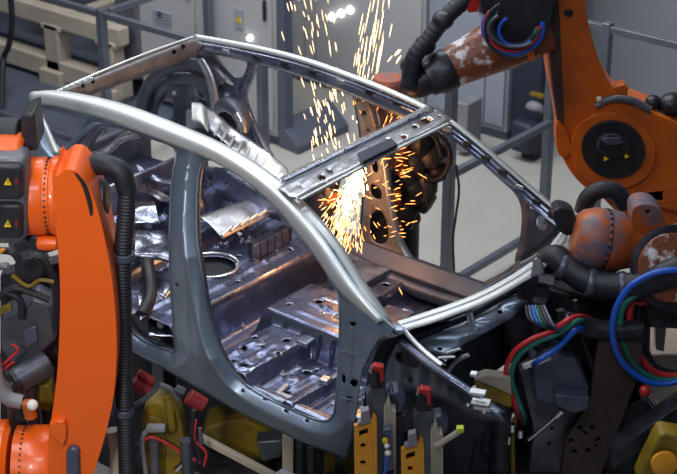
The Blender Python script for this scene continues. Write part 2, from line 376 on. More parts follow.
hs = [circ(353, 324, 3.4, 2.4, 10), circ(344, 379, 2.2, 5, 8), circ(354, 383, 4, 4, 10), circ(177, 285, 1.6, 3, 8), circ(349, 399, 3, 3, 8), circ(362, 403, 1.5, 2, 8), (346.5, 354, 1), (258, 391), (285, 405)][:6]
for hx, hy in ((243, 391), (265, 399), (286, 411), (307, 421)): hs.append(circ(hx, hy, 2.2, 1.5, 6, .5))
def fside(u, v, d):
    bulge = .065 * min(1, (d + .1) / 14) ** .9
    # raised curved flank of the B pillar foot
    return side(u, v, -1, bulge - .065 + (.012 * sst(u, 190, 200) * sst(240 - u, 0, 30) * sst(v, 240, 330) if v < 400 else 0))
b = sheet(outl, [rear, quart, front] + hs, 1.9, fside, 4, 1); obj('side_panel', b, 'body', car, solid=.004, ang=60)
def rail_of(pts_t, pts_b, s, off_t, off_b): return [side(x, y, s, off_t) for x, y in pts_t], [side(x, y, s, off_b) for x, y in pts_b]
T_, B_ = rail_of([(36, 92), (62, 91), (120, 103), (180, 125), (235, 150), (285, 184), (330, 230), (366, 283), (393, 322)], [(32, 103), (60, 107), (110, 121), (176, 146), (222, 166), (268, 200), (308, 247), (340, 292), (378, 325)], -1, -.06, .0)
b = NB(); strip(b, T_, B_, (.15, -.75, .65), .045, 90, 10); obj('roof_rail', b, 'bright', car, solid=.004, ang=70)
for P in ([(340, 351), (352, 353), (361, 356)], [(341, 398), (352, 400), (358, 402)]):
    b = NB(); tube(b, [side(x, y, -1, .001) for x, y in P], .005, 6, 2); obj('stiffening_bead', b, 'body', car)
# inner flange strips around the door openings
def flange(contour, name, m, r=.006, off=-.06, closed=True, grow=0):
    P = [side(x, y, -1, off) for x, y in contour]; 
    if closed: P.append(P[0])
    b = NB(); tube(b, P, r, 6, 1, caps=False); return obj(name, b, m, car)
flange(front, 'door_seal_flange', 'body'); flange(rear, 'door_seal_flange', 'body')
cx, cy = sum(p[0] for p in front) / len(front), sum(p[1] for p in front) / len(front)
# inner pillar / sill box behind the outer skin
def inner_ring(contour, depth, name, m='inner', o0=-.03, keep=None):
    b = NB(); P = [side(x, y, -1, o0) for x, y in contour]; n = len(P)
    Q = [p + V3((0, depth, 0)) for p in P]
    A = [b.verts.new(p) for p in P]; Bv = [b.verts.new(p) for p in Q]
    for i in range(n):
        if keep and not keep(contour[i]): continue
        b.faces.new((A[i], A[(i + 1) % n], Bv[(i + 1) % n], Bv[i]))
    return obj(name, b, m, car, solid=.003)
inner_ring(front, .025, 'opening_return', 'darksteel', -.065); inner_ring(rear, .05, 'opening_return', 'darksteel', -.065)
# sill box
b = NB(); prism(b, [V3((-.6, -.68, .205)), V3((-.6, -.68, .24)), V3((-.6, -.66, .25)), V3((-.6, -.62, .24)), V3((-.6, -.62, .20))], (1.58, 0, 0)); obj('sill', b, 'inner', car, bevel=.006)
b = NB(); prism(b, [V3((-1.0, .79, .24)), V3((-1.0, .79, .36)), V3((-1.0, .70, .40)), V3((-1.0, .62, .34)), V3((-1.0, .62, .22))], (2.1, 0, 0)); obj('sill', b, 'sealed', car, bevel=.006)
# ---- floor pan height field (car coordinates)
ribs = []  # x0,y0,x1,y1,w,h
for k, xx in enumerate((-.46, -.36, -.26)): ribs.append((xx, -.62 + .05 * k, xx, .52 - .1 * k, .016, .012))
ribs += [(-.78, -.5, -.78, .5, .03, .02), (-.88, -.45, -.88, .45, .02, .015), (.10, -.1, .95, -.1, .012, .01), (.10, .0, .6, .0, .010, .01), (.10, .1, .95, .1, .012, .01),
         (.3, -.3, .3, -.6, .012, .01), (.42, -.28, .42, -.5, .014, .012), (.62, -.3, .62, -.62, .02, .015), (.75, -.3, .75, -.6, .02, .015), (.88, -.3, .88, -.62, .02, .012),
         (.3, .3, .3, .6, .012, .01), (.42, .28, .42, .6, .014, .012), (.62, .3, .62, .62, .02, .015), (.8, .3, .8, .6, .02, .015), (.08, -.64, .08, -.32, .012, .01), (.17, -.6, .17, -.36, .010, .008), (-.66, -.55, -.50, -.5, .02, .015), (-.66, .2, -.66, .6, .02, .015), (-1.1, -.3, -1.1, .3, .03, .02), (-.95, -.3, -1.4, -.3, .02, .02), (-.95, .3, -1.4, .3, .02, .02), (-1.25, -.3, -1.25, .3, .03, .015)]
dimples = [(.12, -.42, .035, .012), (.2, -.5, .03, -.01), (.36, -.45, .05, .014), (.45, -.36, .03, .012), (.7, -.52, .045, .014), (.86, -.42, .035, .012), (.66, -.32, .03, -.01), (.2, .0, .035, .012), (.45, -.02, .045, .014), (.6, .02, .03, -.01),
           (.75, .0, .04, .012), (.32, .1, .025, .01), (-.62, .3, .05, .02), (-.5, .42, .04, .015), (-.7, -.35, .05, .02), (-.45, -.4, .03, .012), (.1, .45, .05, .015), (.36, .5, .05, .015), (.7, .4, .05, .015), (.85, .5, .04, .012), (-1.1, .0, .07, .02), (-1.35, .1, .08, .025)]
rr_ = random.Random(5)
for _ in range(46):
    x_, y_ = rr_.choice(((rr_.uniform(.03, .27), rr_.uniform(-.66, -.25)), (rr_.uniform(.3, .95), rr_.uniform(-.66, -.28)), (rr_.uniform(.0, .9), rr_.uniform(-.14, .14)), (rr_.uniform(-.8, -.4), rr_.uniform(.1, .6)), (rr_.uniform(.3, .95), rr_.uniform(.28, .66)), (rr_.uniform(-1.3, -.85), rr_.uniform(-.5, .5))))
    l_ = rr_.uniform(.03, .09)
    if rr_.random() < .5: ribs.append((x_, y_, x_ + l_, y_, .010, .007))
    else: ribs.append((x_, y_, x_, y_ + l_, .010, .007))
def fz(x, y):
    z = .20
    # tunnel
    tw = .20; z = max(z, .20 + .17 * (1 - sst(abs(y), tw - .02, tw + .035)) * sst(x, -.14, -.04))
    # seat crossmember over the floor
    z = max(z, .20 + .11 * sst(x, -.02, .02) * (1 - sst(x, .26, .30)) * (1 - .0 * abs(y)))
    z = max(z, .20 + .055 * sst(x, .49, .505) * (1 - sst(x, .56, .575)))
    z = max(z, .20 + .012 * sst(x, .0, .1))
    # rear seat pan step
    z = max(z, .20 + .20 * (1 - sst(x, -.25, -.19)))
    z += .06 * (1 - sst(x, -.78, -.70)) + .12 * (1 - sst(x, -1.0, -.9)) * sst(abs(y), .12, .2)
    z += .32 * sst(x, 1.0, 1.2)
    for x0, y0, x1_, y1_, w, h in ribs:
        ex, ey = x1_ - x0, y1_ - y0; L = ex * ex + ey * ey; t = min(1, max(0, ((x - x0) * ex + (y - y0) * ey) / L)); d = math.hypot(x - x0 - t * ex, y - y0 - t * ey)
        if d < w: z += h * (1 - sst(d, w * .45, w))
    for x0, y0, r0, h in dimples:
        d = math.hypot(x - x0, y - y0)
        if d < r0: z += h * (1 - sst(d, r0 * .5, r0))
    z += .004 * noise.noise(V3((x * 7, y * 7, 1))) + .0015 * noise.noise(V3((x * 30, y * 30, 4)))
    return z
fout = [(-1.75, -.5), (-1.25, -.5), (-.95, -.66), (.0, -.69), (1.2, -.67), (1.22, 0), (1.2, .67), (-.95, .67), (-1.25, .5), (-1.75, .5)]
fh = [circ(-.545, -.06, .125, .125, 28)]
for hx, hy, hr in ((.08, -.5, .018), (.2, -.62, .022), (.19, -.3, .018), (.12, .04, .02), (.30, -.02, .016), (.36, .1, .02), (.37, -.35, .02), (.70, -.42, .028), (.83, -.55, .030), (.72, -.62, .02), (-.35, .35, .016), (-.32, -.1, .012), (-.15, .2, .016), (.6, .12, .02), (.5, .4, .02), (.7, .5, .025), (.84, .4, .03), (.2, .5, .02), (-.9, .2, .03), (-.7, .35, .03), (-1.2, .1, .06), (.42, -.56, .02), (.35, .35, .02), (.13, -.62, .012), (.25, -.42, .012), (.05, -.38, .012), (.62, -.42, .014), (.9, -.62, .016), (.4, -.3, .012), (.02, -.08, .012), (.44, .12, .014), (.68, -.08, .014), (-.45, .3, .014), (-.52, .12, .012), (-.38, -.45, .014)):
    fh.append(circ(hx, hy, hr, hr, 12))
b = sheet(fout, fh, .0125, lambda x, y, d: V3((x, y, fz(x, y)))); obj('floor_pan', b, 'floorpan', car, solid=.003, ang=75)
b = NB(); tube(b, [V3((-.545 + .145 * math.cos(a), -.06 + .145 * math.sin(a), fz(-.4, 0) + .008)) for a in [k * math.pi / 16 for k in range(33)]], .008, 8, 1, caps=False); obj('access_hole_rim', b, 'sheen', car)
b = NB(); rev(b, (-.545, -.06, .12), (0, 0, 1), [(0, .24), (.25, .24)], 24); obj('fuel_tank_recess', b, 'black', car)
# bolts, nuts, brackets on the pan
def bracket(c, s, rz=0, m='sheen', name='bracket', bev=.006, lift=0):
    b = NB(); zz = fz(c[0], c[1]); box(b, (c[0], c[1], zz + s[2] / 2 + lift), s, rz); return obj(name, b, m, car, bevel=bev)
bracket((.27, -.24, 0), (.07, .08, .03), .1, 'inner', 'seat_mount'); bracket((.27, .26, 0), (.10, .12, .07), 0, 'inner', 'seat_mount')
bracket((.55, -.42, 0), (.05, .05, .03), .2, 'sheen', 'weld_tab'); bracket((.40, -.58, 0), (.03, .14, .02), .2, 'sheen'); bracket((.47, -.61, 0), (.10, .04, .025), .1, 'sheen')
bracket((.56, .05, 0), (.16, .26, .05), .05, 'inner', 'shifter_mount'); bracket((.70, .08, 0), (.10, .16, .03), .05, 'inner')
bracket((.05, .46, 0), (.2, .3, .04), 0, 'inner', 'seat_mount'); bracket((.8, .1, 0), (.14, .2, .03), .1, 'sheen')
b = NB()
for xx, yy in ((.22, -.05), (.29, .08), (.4, -.1), (.45, .08), (.68, -.5), (.6, -.62), (.3, -.45), (.14, -.42), (-.2, -.2), (-.6, .3), (-.5, .45)):
    b = NB(); rev(b, (xx, yy, fz(xx, yy) - .002), Z, [(0, .014), (.008, .014), (.009, .006), (.022, .006)], 10); obj('stud', b, 'sheen', car)
# boot/rear bulkhead blocks: bright ribbed ramps
b = NB(); P = [atz(200, 218, .56), atz(262, 194, .56), atz(280, 212, .50), atz(222, 240, .48)]
strip(b, [P[0], P[0].lerp(P[1], .5), P[1]], [P[3], P[3].lerp(P[2], .5), P[2]], Z, .02, 40, 8, 2, lambda t: .3 + .7 * math.sin(math.pi * t)); obj('rear_seat_ramp', b, 'sheen', car, solid=.003)
for k in range(5):
    a = atz(222 + k * 9, 236 - k * 5, .53); c = atz(232 + k * 8.5, 226 - k * 4, .55); bb = NB(); tube(bb, [a, c], .009, 8); obj('ramp_rib', bb, 'bright', car)
b = NB(); a = atz(252, 250, .45); c = atz(288, 232, .45); bb = bm_beam(a, c, .06, .08); obj('ribbed_box', bb, 'blackmetal', car, bevel=.004)
for k in range(5):
    q = a.lerp(c, (k + .5) / 5) + V3((.03, -.03, .0)); bb = NB(); box(bb, q, (.012, .05, .085), 0); obj('box_rib', bb, 'inner', car)
# tunnel side with vertical swages
for k in range(5):
    x = .33 + .09 * k; bb = NB(); tube(bb, [(x, -.232, .215), (x, -.222, .30), (x, -.205, .355)], .007, 8, 2); obj('tunnel_swage', bb, 'floorpan', car)
# rear compartment bits seen through the rear door opening
def blob_panel(px, z, name, m, amt=.03, tz=None):
    q = [atz(x, y, z if tz is None else tz[i]) for i, (x, y) in enumerate(px)]
    b = NB(); strip(b, [q[0], q[0].lerp(q[1], .5), q[1]], [q[3], q[3].lerp(q[2], .5), q[2]], Z, amt, 24, 10, 2, lambda t: math.sin(math.pi * t))
    for v in b.verts: v.co += V3((0, 0, .03 * noise.noise(v.co * 9)))
    return obj(name, b, m, car, solid=.004)
blob_panel([(132, 178), (176, 196), (174, 204), (130, 187)], .62, 'shelf_rail', 'sheen', .012)
blob_panel([(137, 166), (180, 183), (178, 190), (136, 172)], .72, 'shelf_rail', 'inner', .015)
blob_panel([(136, 225), (172, 236), (170, 262), (134, 258)], .55, 'wheelhouse_cover', 'crumple', .025)
blob_panel([(134, 262), (176, 240), (176, 290), (140, 322)], .40, 'damper_dome', 'crumple', .02)
blob_panel([(148, 300), (176, 292), (178, 338), (148, 336)], .32, 'heel_plate', 'crumple', .02)
blob_panel([(128, 205), (150, 200), (160, 222), (130, 228)], .6, 'bulkhead_dent', 'crumple', .05)
b = NB(); tube(b, [atz(146, 250, .52), atz(148, 270, .52), atz(150, 296, .45), atz(142, 315, .4)], .035, 10); obj('sound_damper', b, 'black', car)
b = NB(); tube(b, [atz(168, 318, .36), atz(160, 325, .36)], .02, 8); obj('clip', b, 'bright', car)
# near inner C-pillar tube (bright curved piece)
b = NB(); P = [(76, 158), (96, 155), (112, 147), (124, 137), (140, 133)]; strip(b, [aty(x, y - 4, -.45) for x, y in P], [aty(x, y + 5, -.45) for x, y in P], (0, -1, .5), .03, 30, 8); obj('pillar_reinforcement', b, 'sheen', car, solid=.003)
for P, m in (([(38, 110), (46, 128), (56, 152)], 'bright'), ([(97, 122), (82, 134), (64, 154)], 'body')):
    b = NB(); strip(b, [side(x - 4, y, -1, -.02) for x, y in P], [side(x + 4, y + 1, -1, -.02) for x, y in P], (0, -1, .2), .015, 20, 6); obj('quarter_window_frame', b, m, car, solid=.003)

# ---- far side inner structure
def ff(off=0., b0=.03, w=6):
    return lambda u, v, d: side(u, v, 1, off - b0 * sst(d, 0, w))
# C pillar with triangular windows
cout = [(195, 40), (250, 52), (256, 60), (244, 88), (247, 108), (262, 140), (288, 178), (270, 176), (250, 168), (232, 150), (214, 130), (198, 118), (190, 100), (188, 70)]
tri = c2([(219, 51), (238, 55), (247, 62), (243, 76), (236, 77), (226, 68), (218, 58)], 3)
tri2 = c2([(216, 66), (222, 72), (234, 84), (233, 86), (222, 78), (214, 70)], 2)
b = sheet(cout, [tri, tri2, circ(227, 96, 2.4, 3.4, 8), circ(222, 82, 1.6, 2, 8)], 1.9, ff(0, .03, 7)); obj('quarter_pillar', b, 'inner', car, solid=.004, ang=60)
b = NB(); P = [(258, 58), (252, 78), (246, 94), (250, 112), (262, 138), (276, 162), (288, 180)]; strip(b, [side(x - 5, y, 1, -.03) for x, y in P], [side(x + 2, y, 1, -.03) for x, y in P], (.2, -1, .1), .03, 40, 8); obj('rear_door_frame', b, 'inner', car, solid=.003)
# wheelhouse dome: arch ring with webs
def arc_strip(cx_, cy_, r0, r1, a0, a1, y, name, m, amt=.03, n=40):
    A = [math.radians(a0 + (a1 - a0) * k / 24) for k in range(25)]
    b = NB(); strip(b, [aty(cx_ + r1 * math.cos(a), cy_ - r1 * math.sin(a) * 1.05, y) for a in A], [aty(cx_ + r0 * math.cos(a), cy_ - r0 * math.sin(a) * 1.05, y) for a in A], (0, -1, .2), amt, n, 8, 1); return obj(name, b, m, car, solid=.004)
arc_strip(186, 110, 38, 50, 35, 190, .62, 'wheel_arch', 'darksteel', .014)
arc_strip(184, 112, 26, 38, 20, 200, .66, 'wheel_arch', 'darksteel', .012)
wout = c2([(150, 130), (146, 105), (155, 82), (172, 68), (192, 62), (205, 75), (214, 100), (220, 125), (225, 150), (200, 150), (170, 145)], 3)
wh = [c2([(185, 78), (200, 82), (209, 92), (207, 99), (196, 94), (189, 87)], 3), c2([(192, 98), (204, 100), (204, 106), (194, 105)], 2), c2([(160, 104), (172, 98), (172, 118), (158, 120)], 2), circ(174, 93, 2.3, 2.3, 8), circ(196, 70, 2.4, 3, 8)]
b = sheet(wout, wh, 1.9, lambda u, v, d: aty(u, v, .70 - .03 * sst(d, 0, 5) + .02 * math.sin(u * .25))); obj('wheelhouse', b, 'darksteel', car, solid=.004, ang=60)
b = NB(); P = [(199, 58), (207, 72), (212, 88), (214, 104), (214, 118)]; strip(b, [aty(x - 4, y, .60) for x, y in P], [aty(x + 5, y - 1, .60) for x, y in P], (.6, -1, .1), .02, 30, 8); obj('pillar_reinforcement', b, 'sheen', car, solid=.003)
b = NB(); P = [(218, 108), (226, 104), (236, 108), (243, 120), (243, 132)]; tube(b, [aty(x, y, .52) for x, y in P], lambda t: .03 + .018 * math.sin(math.pi * t), 14); obj('belt_housing', b, 'darksteel', car)
b = NB(); P = [(236, 113), (241, 122), (243, 132)]; tube(b, [aty(x + 1, y, .49) for x, y in P], .022, 12); obj('belt_cover', b, 'sheen', car)
# light box and spot-welded flanges on the wheelhouse top
def zig(P, w, y, name, m, amt=.006):
    b = NB(); strip(b, [aty(x, q - w / 2, y) for x, q in P], [aty(x, q + w / 2, y - .12) for x, q in P], (.3, -.5, 1), amt, 70, 8, 4, lambda t: math.sin(math.pi * t))
    for v in b.verts: v.co += V3((0, 0, .004 * noise.noise(v.co * 22)))
    return obj(name, b, m, car, solid=.003)
zig([(186, 122), (200, 116), (216, 124), (232, 138), (252, 152), (270, 164), (288, 180)], 22, .56, 'welded_flange', 'sheen')
zig([(192, 112), (202, 114), (208, 122)], 20, .50, 'welded_flange', 'bright')
for k in range(9):
    t = k / 8; q = aty(220 + t * 60, 126 + t * 46, .50); bb = NB(); tube(bb, [q + V3((0, 0, .01)), q + V3((.02, -.07, -.03))], .008, 8); obj('flange_swage', bb, 'bright', car)
b = sheet([(200, 165), (225, 168), (262, 190), (290, 206), (282, 222), (250, 210), (215, 195), (200, 185)], [circ(229, 184, 2.5, 3, 8), circ(210, 178, 3, 3, 8)], 2, lambda u, v, d: aty(u, v, .46 - .02 * sst(d, 0, 6))); obj('seat_back_panel', b, 'inner', car, solid=.004, ang=60)
# rear lower skirt far / dark boot box
b = NB(); box(b, (-1.15, .1, .62), (.03, .9, .28)); obj('rear_bulkhead', b, 'inner', car, bevel=.01)
b = NB(); box(b, (-1.62, 0, .55), (.05, 1.1, .5)); obj('tail_panel', b, 'darksteel', car, bevel=.02)
# far B pillar
bo = [(352, 82), (366, 86), (376, 112), (384, 140), (390, 180), (396, 215), (404, 245), (424, 274), (440, 290), (415, 290), (370, 276), (345, 262), (352, 250), (361, 235), (364, 200), (365, 165), (360, 125)]
bh = [c2([(372, 160), (377, 162), (378, 172), (373, 171)], 2), c2([(371, 183), (381, 190), (381, 199), (372, 196)], 2), c2([(371, 216), (380, 210), (387, 222), (388, 240), (380, 244), (371, 236)], 3), circ(364, 113, 3, 3, 8), circ(368, 130, 2, 2, 8), circ(358, 100, 2, 2, 8)]
b = sheet(bo, [], 2.2, lambda u, v, d: side(u - 2, v, 1, .07)); obj('b_pillar_outer', b, 'black', car, solid=.004, ang=60)
b = sheet(bo, bh, 1.7, ff(0, .035, 5)); obj('b_pillar', b, 'primed', car, solid=.004, ang=60)
b = NB(); P = [(380, 135), (387, 165), (391, 195), (396, 222), (404, 246), (418, 266), (440, 286)]; strip(b, [side(x - 5, y + 1, 1, -.03) for x, y in P], [side(x + 2, y - 1, 1, -.03) for x, y in P], (.3, -1, .1), .035, 44, 8); obj('b_pillar_flange', b, 'body', car, solid=.003)
# far front sill and diagonal rocker seen through windscreen
b = NB(); P = [(345, 248), (372, 262), (400, 276), (430, 288), (470, 300)]
strip(b, [aty(x, y, .62) for x, y in P], [aty(x, y + 14, .58) for x, y in P], (0, -1, .6), .03, 30, 8); obj('rocker', b, 'sealed', car, solid=.004)
b = NB(); P = [(440, 286), (470, 290), (500, 278), (522, 262)]; strip(b, [side(x, y - 4, 1, 0) for x, y in P], [side(x, y + 8, 1, 0) for x, y in P], (0, -1, .6), .03, 30, 8); obj('door_opening_lower_frame', b, 'darksteel', car, solid=.004)
# far A pillar base
ao = c2([(505, 165), (520, 178), (545, 198), (566, 216), (560, 232), (545, 246), (528, 258), (515, 262), (520, 240), (522, 215), (518, 198), (506, 182)], 3)
b = sheet(ao, [circ(541, 222, 5, 7, 10), circ(532, 206, 3, 3, 8), circ(550, 216, 3, 3, 8)], 2, ff(0, .03, 6)); obj('hinge_pillar', b, 'darksteel', car, solid=.004, ang=60)
# far rail: dark inner face + bright top
FT = [(195, 36), (250, 46), (300, 58), (350, 75), (400, 95), (445, 117), (480, 143), (510, 169), (540, 195), (568, 218)]
b = NB(); strip(b, [side(x, y - 1.5, 1, -.0) for x, y in FT], [side(x, y + 4, 1, -.04) for x, y in FT], (0, -.3, 1), .014, 100, 8); obj('roof_rail', b, 'bright', car, solid=.004)
w_ = [9, 12, 14, 15, 16, 12, 12, 13, 13, 10]
b = NB(); strip(b, [side(x - 1, y + 4, 1, -.035) for x, y in FT], [side(x - 2, y + 4 + h, 1, -.04) for (x, y), h in zip(FT, w_)], (0, -1, 0), .03, 100, 10, prof=lambda t: math.sin(math.pi * t) + .25 * math.sin(4 * math.pi * t)); obj('roof_rail_inner', b, 'inner', car, solid=.004)
for k in range(17):
    t = k / 16; i = min(len(FT) - 2, int(t * 9)); s = t * 9 - i; x = FT[i][0] * (1 - s) + FT[i + 1][0] * s; y = FT[i][1] * (1 - s) + FT[i + 1][1] * s
    q = side(x, y + 10, 1, -.075); bb = NB(); box(bb, q, (.05, .008, .022 if k % 3 else .03)); obj('rail_clip', bb, 'sheen' if k % 4 == 1 else 'black', car, bevel=.002)
# rear header
b = sheet([(50, 92), (70, 86), (110, 70), (150, 54), (195, 37), (205, 44), (196, 56), (160, 70), (120, 84), (85, 97), (60, 100)], [circ(83, 86, 2, 2.5, 8), circ(93, 82, 2, 2.5, 8), circ(174, 52, 2.4, 3, 8), circ(183, 47, 2.4, 3, 8), circ(200, 43, 2, 2, 8)], 1.8, lambda u, v, d: atx(u, v, -1.18 + .02 * sst(d, 0, 4)))
obj('rear_header', b, 'primed', car, solid=.004, ang=60)
b = sheet([(62, 92), (110, 71), (150, 55), (193, 39), (201, 45), (195, 55), (160, 69), (120, 83), (85, 96)], [], 3, lambda u, v, d: atx(u, v, -1.21)); obj('rear_header_shade_backing', b, 'black', car, solid=.003)  # black backing added so no light shows through the header holes
b = NB(); P = [(56, 92), (75, 83), (110, 68), (150, 52), (193, 37)]; tube(b, [atx(x, y, -1.18) for x, y in P], .007, 8); obj('rear_header_edge', b, 'bright', car)
b = NB()
for k in range(6): box(b, atz(60 + 6 * k, 91 - 2.4 * k, 1.405), (.03, .012, .02), .9)
obj('header_tab', b, 'bright', car, bevel=.002)
# windscreen header
hz = 1.355
def hdr(u, v, d):
    # coordinate across the header
    s = (v - (188 - (u - 285) * .475)) ; z = hz - .012 * math.exp(-((s + 6) / 2.2) ** 2) * 2 - .01 * (1 - sst(d, 0, 3))
    z += .006 * math.sin((u + v) * .35) * math.exp(-((s - 3) / 4) ** 2)
    return atz(u, v, z)
ho = [(272, 184), (283, 176), (330, 153), (380, 129), (428, 105), (438, 110), (452, 119), (440, 127), (395, 148), (350, 172), (315, 189), (298, 199), (288, 197)]
hh = [circ(330, 172, 3.2, 2.2, 10), circ(322, 178, 4, 2.5, 10), circ(404, 137, 3, 2, 10), circ(415, 127, 3, 2, 8), c2([(418, 122), (426, 118), (433, 120), (424, 126)], 2), circ(300, 187, 2, 1.5, 8), circ(388, 141, 2, 2, 8), circ(440, 117, 2, 1.5, 8)]
b = sheet(ho, hh, 1.6, hdr); obj('windscreen_header', b, 'sheen', car, solid=.004, ang=60)
b = NB(); pq = [atz(357, 153, hz + .022), atz(391, 137.5, hz + .022), atz(398, 144, hz + .022), atz(363, 161, hz + .022)]; prism(b, pq, (0, 0, -.018)); obj('header_pad', b, 'pad', car, bevel=.004)
for seg_ in ([(284, 181), (340, 154)], [(345, 151), (385, 132)], [(392, 129), (426, 112)]):
    b = NB(); tube(b, [atz(x, y, hz + .01) for x, y in seg_], .010, 8); obj('header_rib', b, 'inner', car)
b = NB(); P = [(300, 200), (350, 173.5), (400, 147.5), (448, 124)]; tube(b, [atz(x, y, hz - .01) for x, y in P], .008, 8); obj('header_lip', b, 'bright', car)
# cowl frame
CT = [(396, 322), (420, 314), (450, 304), (480, 292), (510, 276), (535, 259), (555, 240), (566, 222)]
CB = [(405, 331), (430, 324), (458, 314), (486, 303), (514, 288), (542, 270), (560, 250), (571, 230)]
zc = [.905, .905, .91, .915, .92, .92, .915, .905]
b = NB(); strip(b, [atz(x, y, z) for (x, y), z in zip(CT, zc)], [atz(x, y, z - .01) for (x, y), z in zip(CB, zc)], Z, .006, 90, 16, prof=lambda t: min(1, 6 * t, 6 * (1 - t)) - .9 * math.exp(-((t - .5) / .03) ** 2)); obj('cowl_frame', b, 'bright', car, solid=.004, ang=60)
b = NB(); rev(b, atz(400, 329, .89), Z, [(0, .04), (.012, .035), (.016, .02)], 16); obj('corner_cap', b, 'body', car)
# bright fender strip from corner
b = NB(); P = [(400, 328), (410, 340), (424, 354), (440, 367)]; P2 = [(408, 332), (416, 341), (428, 352), (446, 366)]; zz = [.90, .88, .86, .84]
strip(b, [atz(x, y, z) for (x, y), z in zip(P2, zz)], [atz(x, y, z) for (x, y), z in zip(P, zz)], Z, .01, 30, 8); obj('fender_flange', b, 'bright', car, solid=.004)
# plenum panel and bracket
b = sheet([(412, 338), (440, 330), (470, 318), (500, 302), (520, 296), (530, 300), (512, 318), (490, 330), (462, 345), (446, 362), (430, 352)], [circ(440, 349, 3, 2, 8), circ(500, 312, 3, 2, 8)], 2, lambda u, v, d: atz(u, v, .80 - .02 * (1 - sst(d, 0, 6)) + .01 * math.sin(v * .4))); obj('plenum_panel', b, 'body', car, solid=.004, ang=60)
b = NB(); strip(b, [atz(463, 306, .90), atz(468, 320, .86), atz(471, 333, .81)], [atz(470, 303, .90), atz(474, 317, .86), atz(477, 331, .81)], Z, .008, 20, 8, prof=lambda t: -math.sin(math.pi * t)); obj('cowl_bracket', b, 'sheen', car, solid=.004)
b = NB(); box(b, (1.16, 0, .55), (.03, 1.25, .5)); obj('firewall', b, 'darksteel', car, bevel=.01)
for P, r_, m in (([(412, 336), (440, 327), (470, 315), (500, 298), (530, 282)], .018, 'black'), ([(446, 353), (460, 349)], .006, 'bright'), ([(438, 358), (455, 357)], .006, 'bright')):
    b = NB(); tube(b, [atz(x, y, .82) for x, y in P], r_, 10); obj('plenum_tube', b, m, car)
# front rail / inner wing
wo = [(372, 338), (392, 333), (405, 340), (440, 367), (470, 388), (496, 408), (505, 422), (470, 418), (440, 400), (415, 392), (395, 392), (388, 420), (372, 420), (368, 380)]
b = sheet(wo, [c2([(398, 352), (420, 362), (416, 368), (398, 362)], 2), circ(468, 405, 2, 2, 8), circ(484, 412, 2, 2, 8), circ(410, 380, 3, 3, 8)], 2, lambda u, v, d: aty(u, v, -.66 + .02 * (1 - sst(d, 0, 6)) - .01 * math.sin(u * .2))); obj('inner_wing', b, 'alu', car, solid=.004, ang=60)
b = NB(); strip(b, [aty(404, 338, -.68), aty(440, 366, -.68), aty(478, 392, -.68), aty(505, 412, -.68)], [aty(400, 345, -.70), aty(436, 375, -.70), aty(470, 399, -.70), aty(498, 418, -.70)], (0, -1, .6), .03, 40, 8); obj('wing_rail', b, 'inner', car, solid=.004)
b = NB(); P = [(446, 378), (450, 368), (458, 360), (468, 355)]; tube(b, [aty(x, y, -.5) for x, y in P], .010, 8); obj('strut_tower_edge', b, 'bright', car)
b = NB()
for q, s in (((478, 392), (.07, .04, .012)), ((474, 374), (.03, .03, .015)), ((481, 402), (.08, .05, .012)), ((484, 408), (.09, .02, .02))): b = NB(); box(b, aty(q[0], q[1], -.72), s, .4); obj('tow_bracket', b, 'bright', car, bevel=.003)
# near wheel arch liner, dark
b = NB(); P = [(392, 338), (380, 345), (370, 370), (364, 400), (362, 430)]; strip(b, [side(x, y, -1, -.02) for x, y in P], [side(x, y, -1, -.02) + V3((.05, .40, 0)) for x, y in P], (1, 0, .2), .01, 30, 6); obj('wheel_arch_liner', b, 'black', car, solid=.004)

# ------------------------------------------------------------------ ROBOTS
def dots_ring(bm, c, axis, rad, n, s):
    a = V3(axis).normalized(); up = Z; nx = a.cross(up).normalized(); ny = a.cross(nx)
    for k in range(n):
        q = 2 * math.pi * k / n; rev(bm, c + (nx * math.cos(q) + ny * math.sin(q)) * (rad - .004), (nx * math.cos(q) + ny * math.sin(q)), [(0, s), (.007, s)], 8)
def px_len(n, d):  # photo pixels to metres at distance d
    return n * (d / math.cos(PI_)) / FPX * .97
# --- robot one: bright orange, left foreground
D1 = 6.6; K = px_len(1, D1)
r1 = thing('welding_robot', 'bright orange robot arm standing upright in the left foreground', 'robot', V(80, 470, D1 + .15) * 1.0, AZ, 'orange welding robots')
b = NB(); vprism(b, [(57, 176), (66, 170), (77, 172), (88, 186), (97, 208), (105, 240), (112, 280), (116, 322), (116.5, 360), (113, 400), (104, 440), (92, 478), (84, 500), (52, 500), (48, 452), (52, 415), (57, 375), (59.5, 330), (60, 285), (57, 240), (53, 205), (53, 172)], D1 - .07, .28, (), 5); obj('arm', b, 'orange', r1, bevel=.06, ang=50)
pc = V(44, 194, D1 + .10)
def axp(px, py, d=D1 + .10): return V(px, py, d)
b = NB(); c0 = axp(27, 196); rev(b, c0, R, [(0, 38 * K), (.01, 41 * K), (20 * K, 41 * K), (22 * K, 39.5 * K)], 40); obj('elbow_housing', b, 'orange', r1)
b = NB(); rev(b, axp(48, 196), R, [(0, 39.5 * K), (6 * K, 39.5 * K)], 40); ring = obj('gear_ring', b, 'orange', r1)
b = NB(); dots_ring(b, axp(50.5, 196), R, 40 * K, 42, .0055); obj('ring_bolt', b, 'black', ring)
b = NB(); rev(b, axp(53, 196), R, [(0, 40 * K), (.01, 42 * K), (8 * K, 42 * K), (16 * K, 38 * K)], 40); obj('elbow_hub', b, 'orange', r1)
b = NB(); rev(b, axp(84, 196, D1 + .13), R, [(0, 30 * K), (3 * K, 32 * K), (7 * K, 30 * K), (9 * K, 20 * K)], 32); rev(b, axp(92, 198, D1 + .13), R, [(0, 21 * K), (14 * K, 20 * K), (17 * K, 16 * K)], 28); obj('elbow_motor', b, 'black', r1)
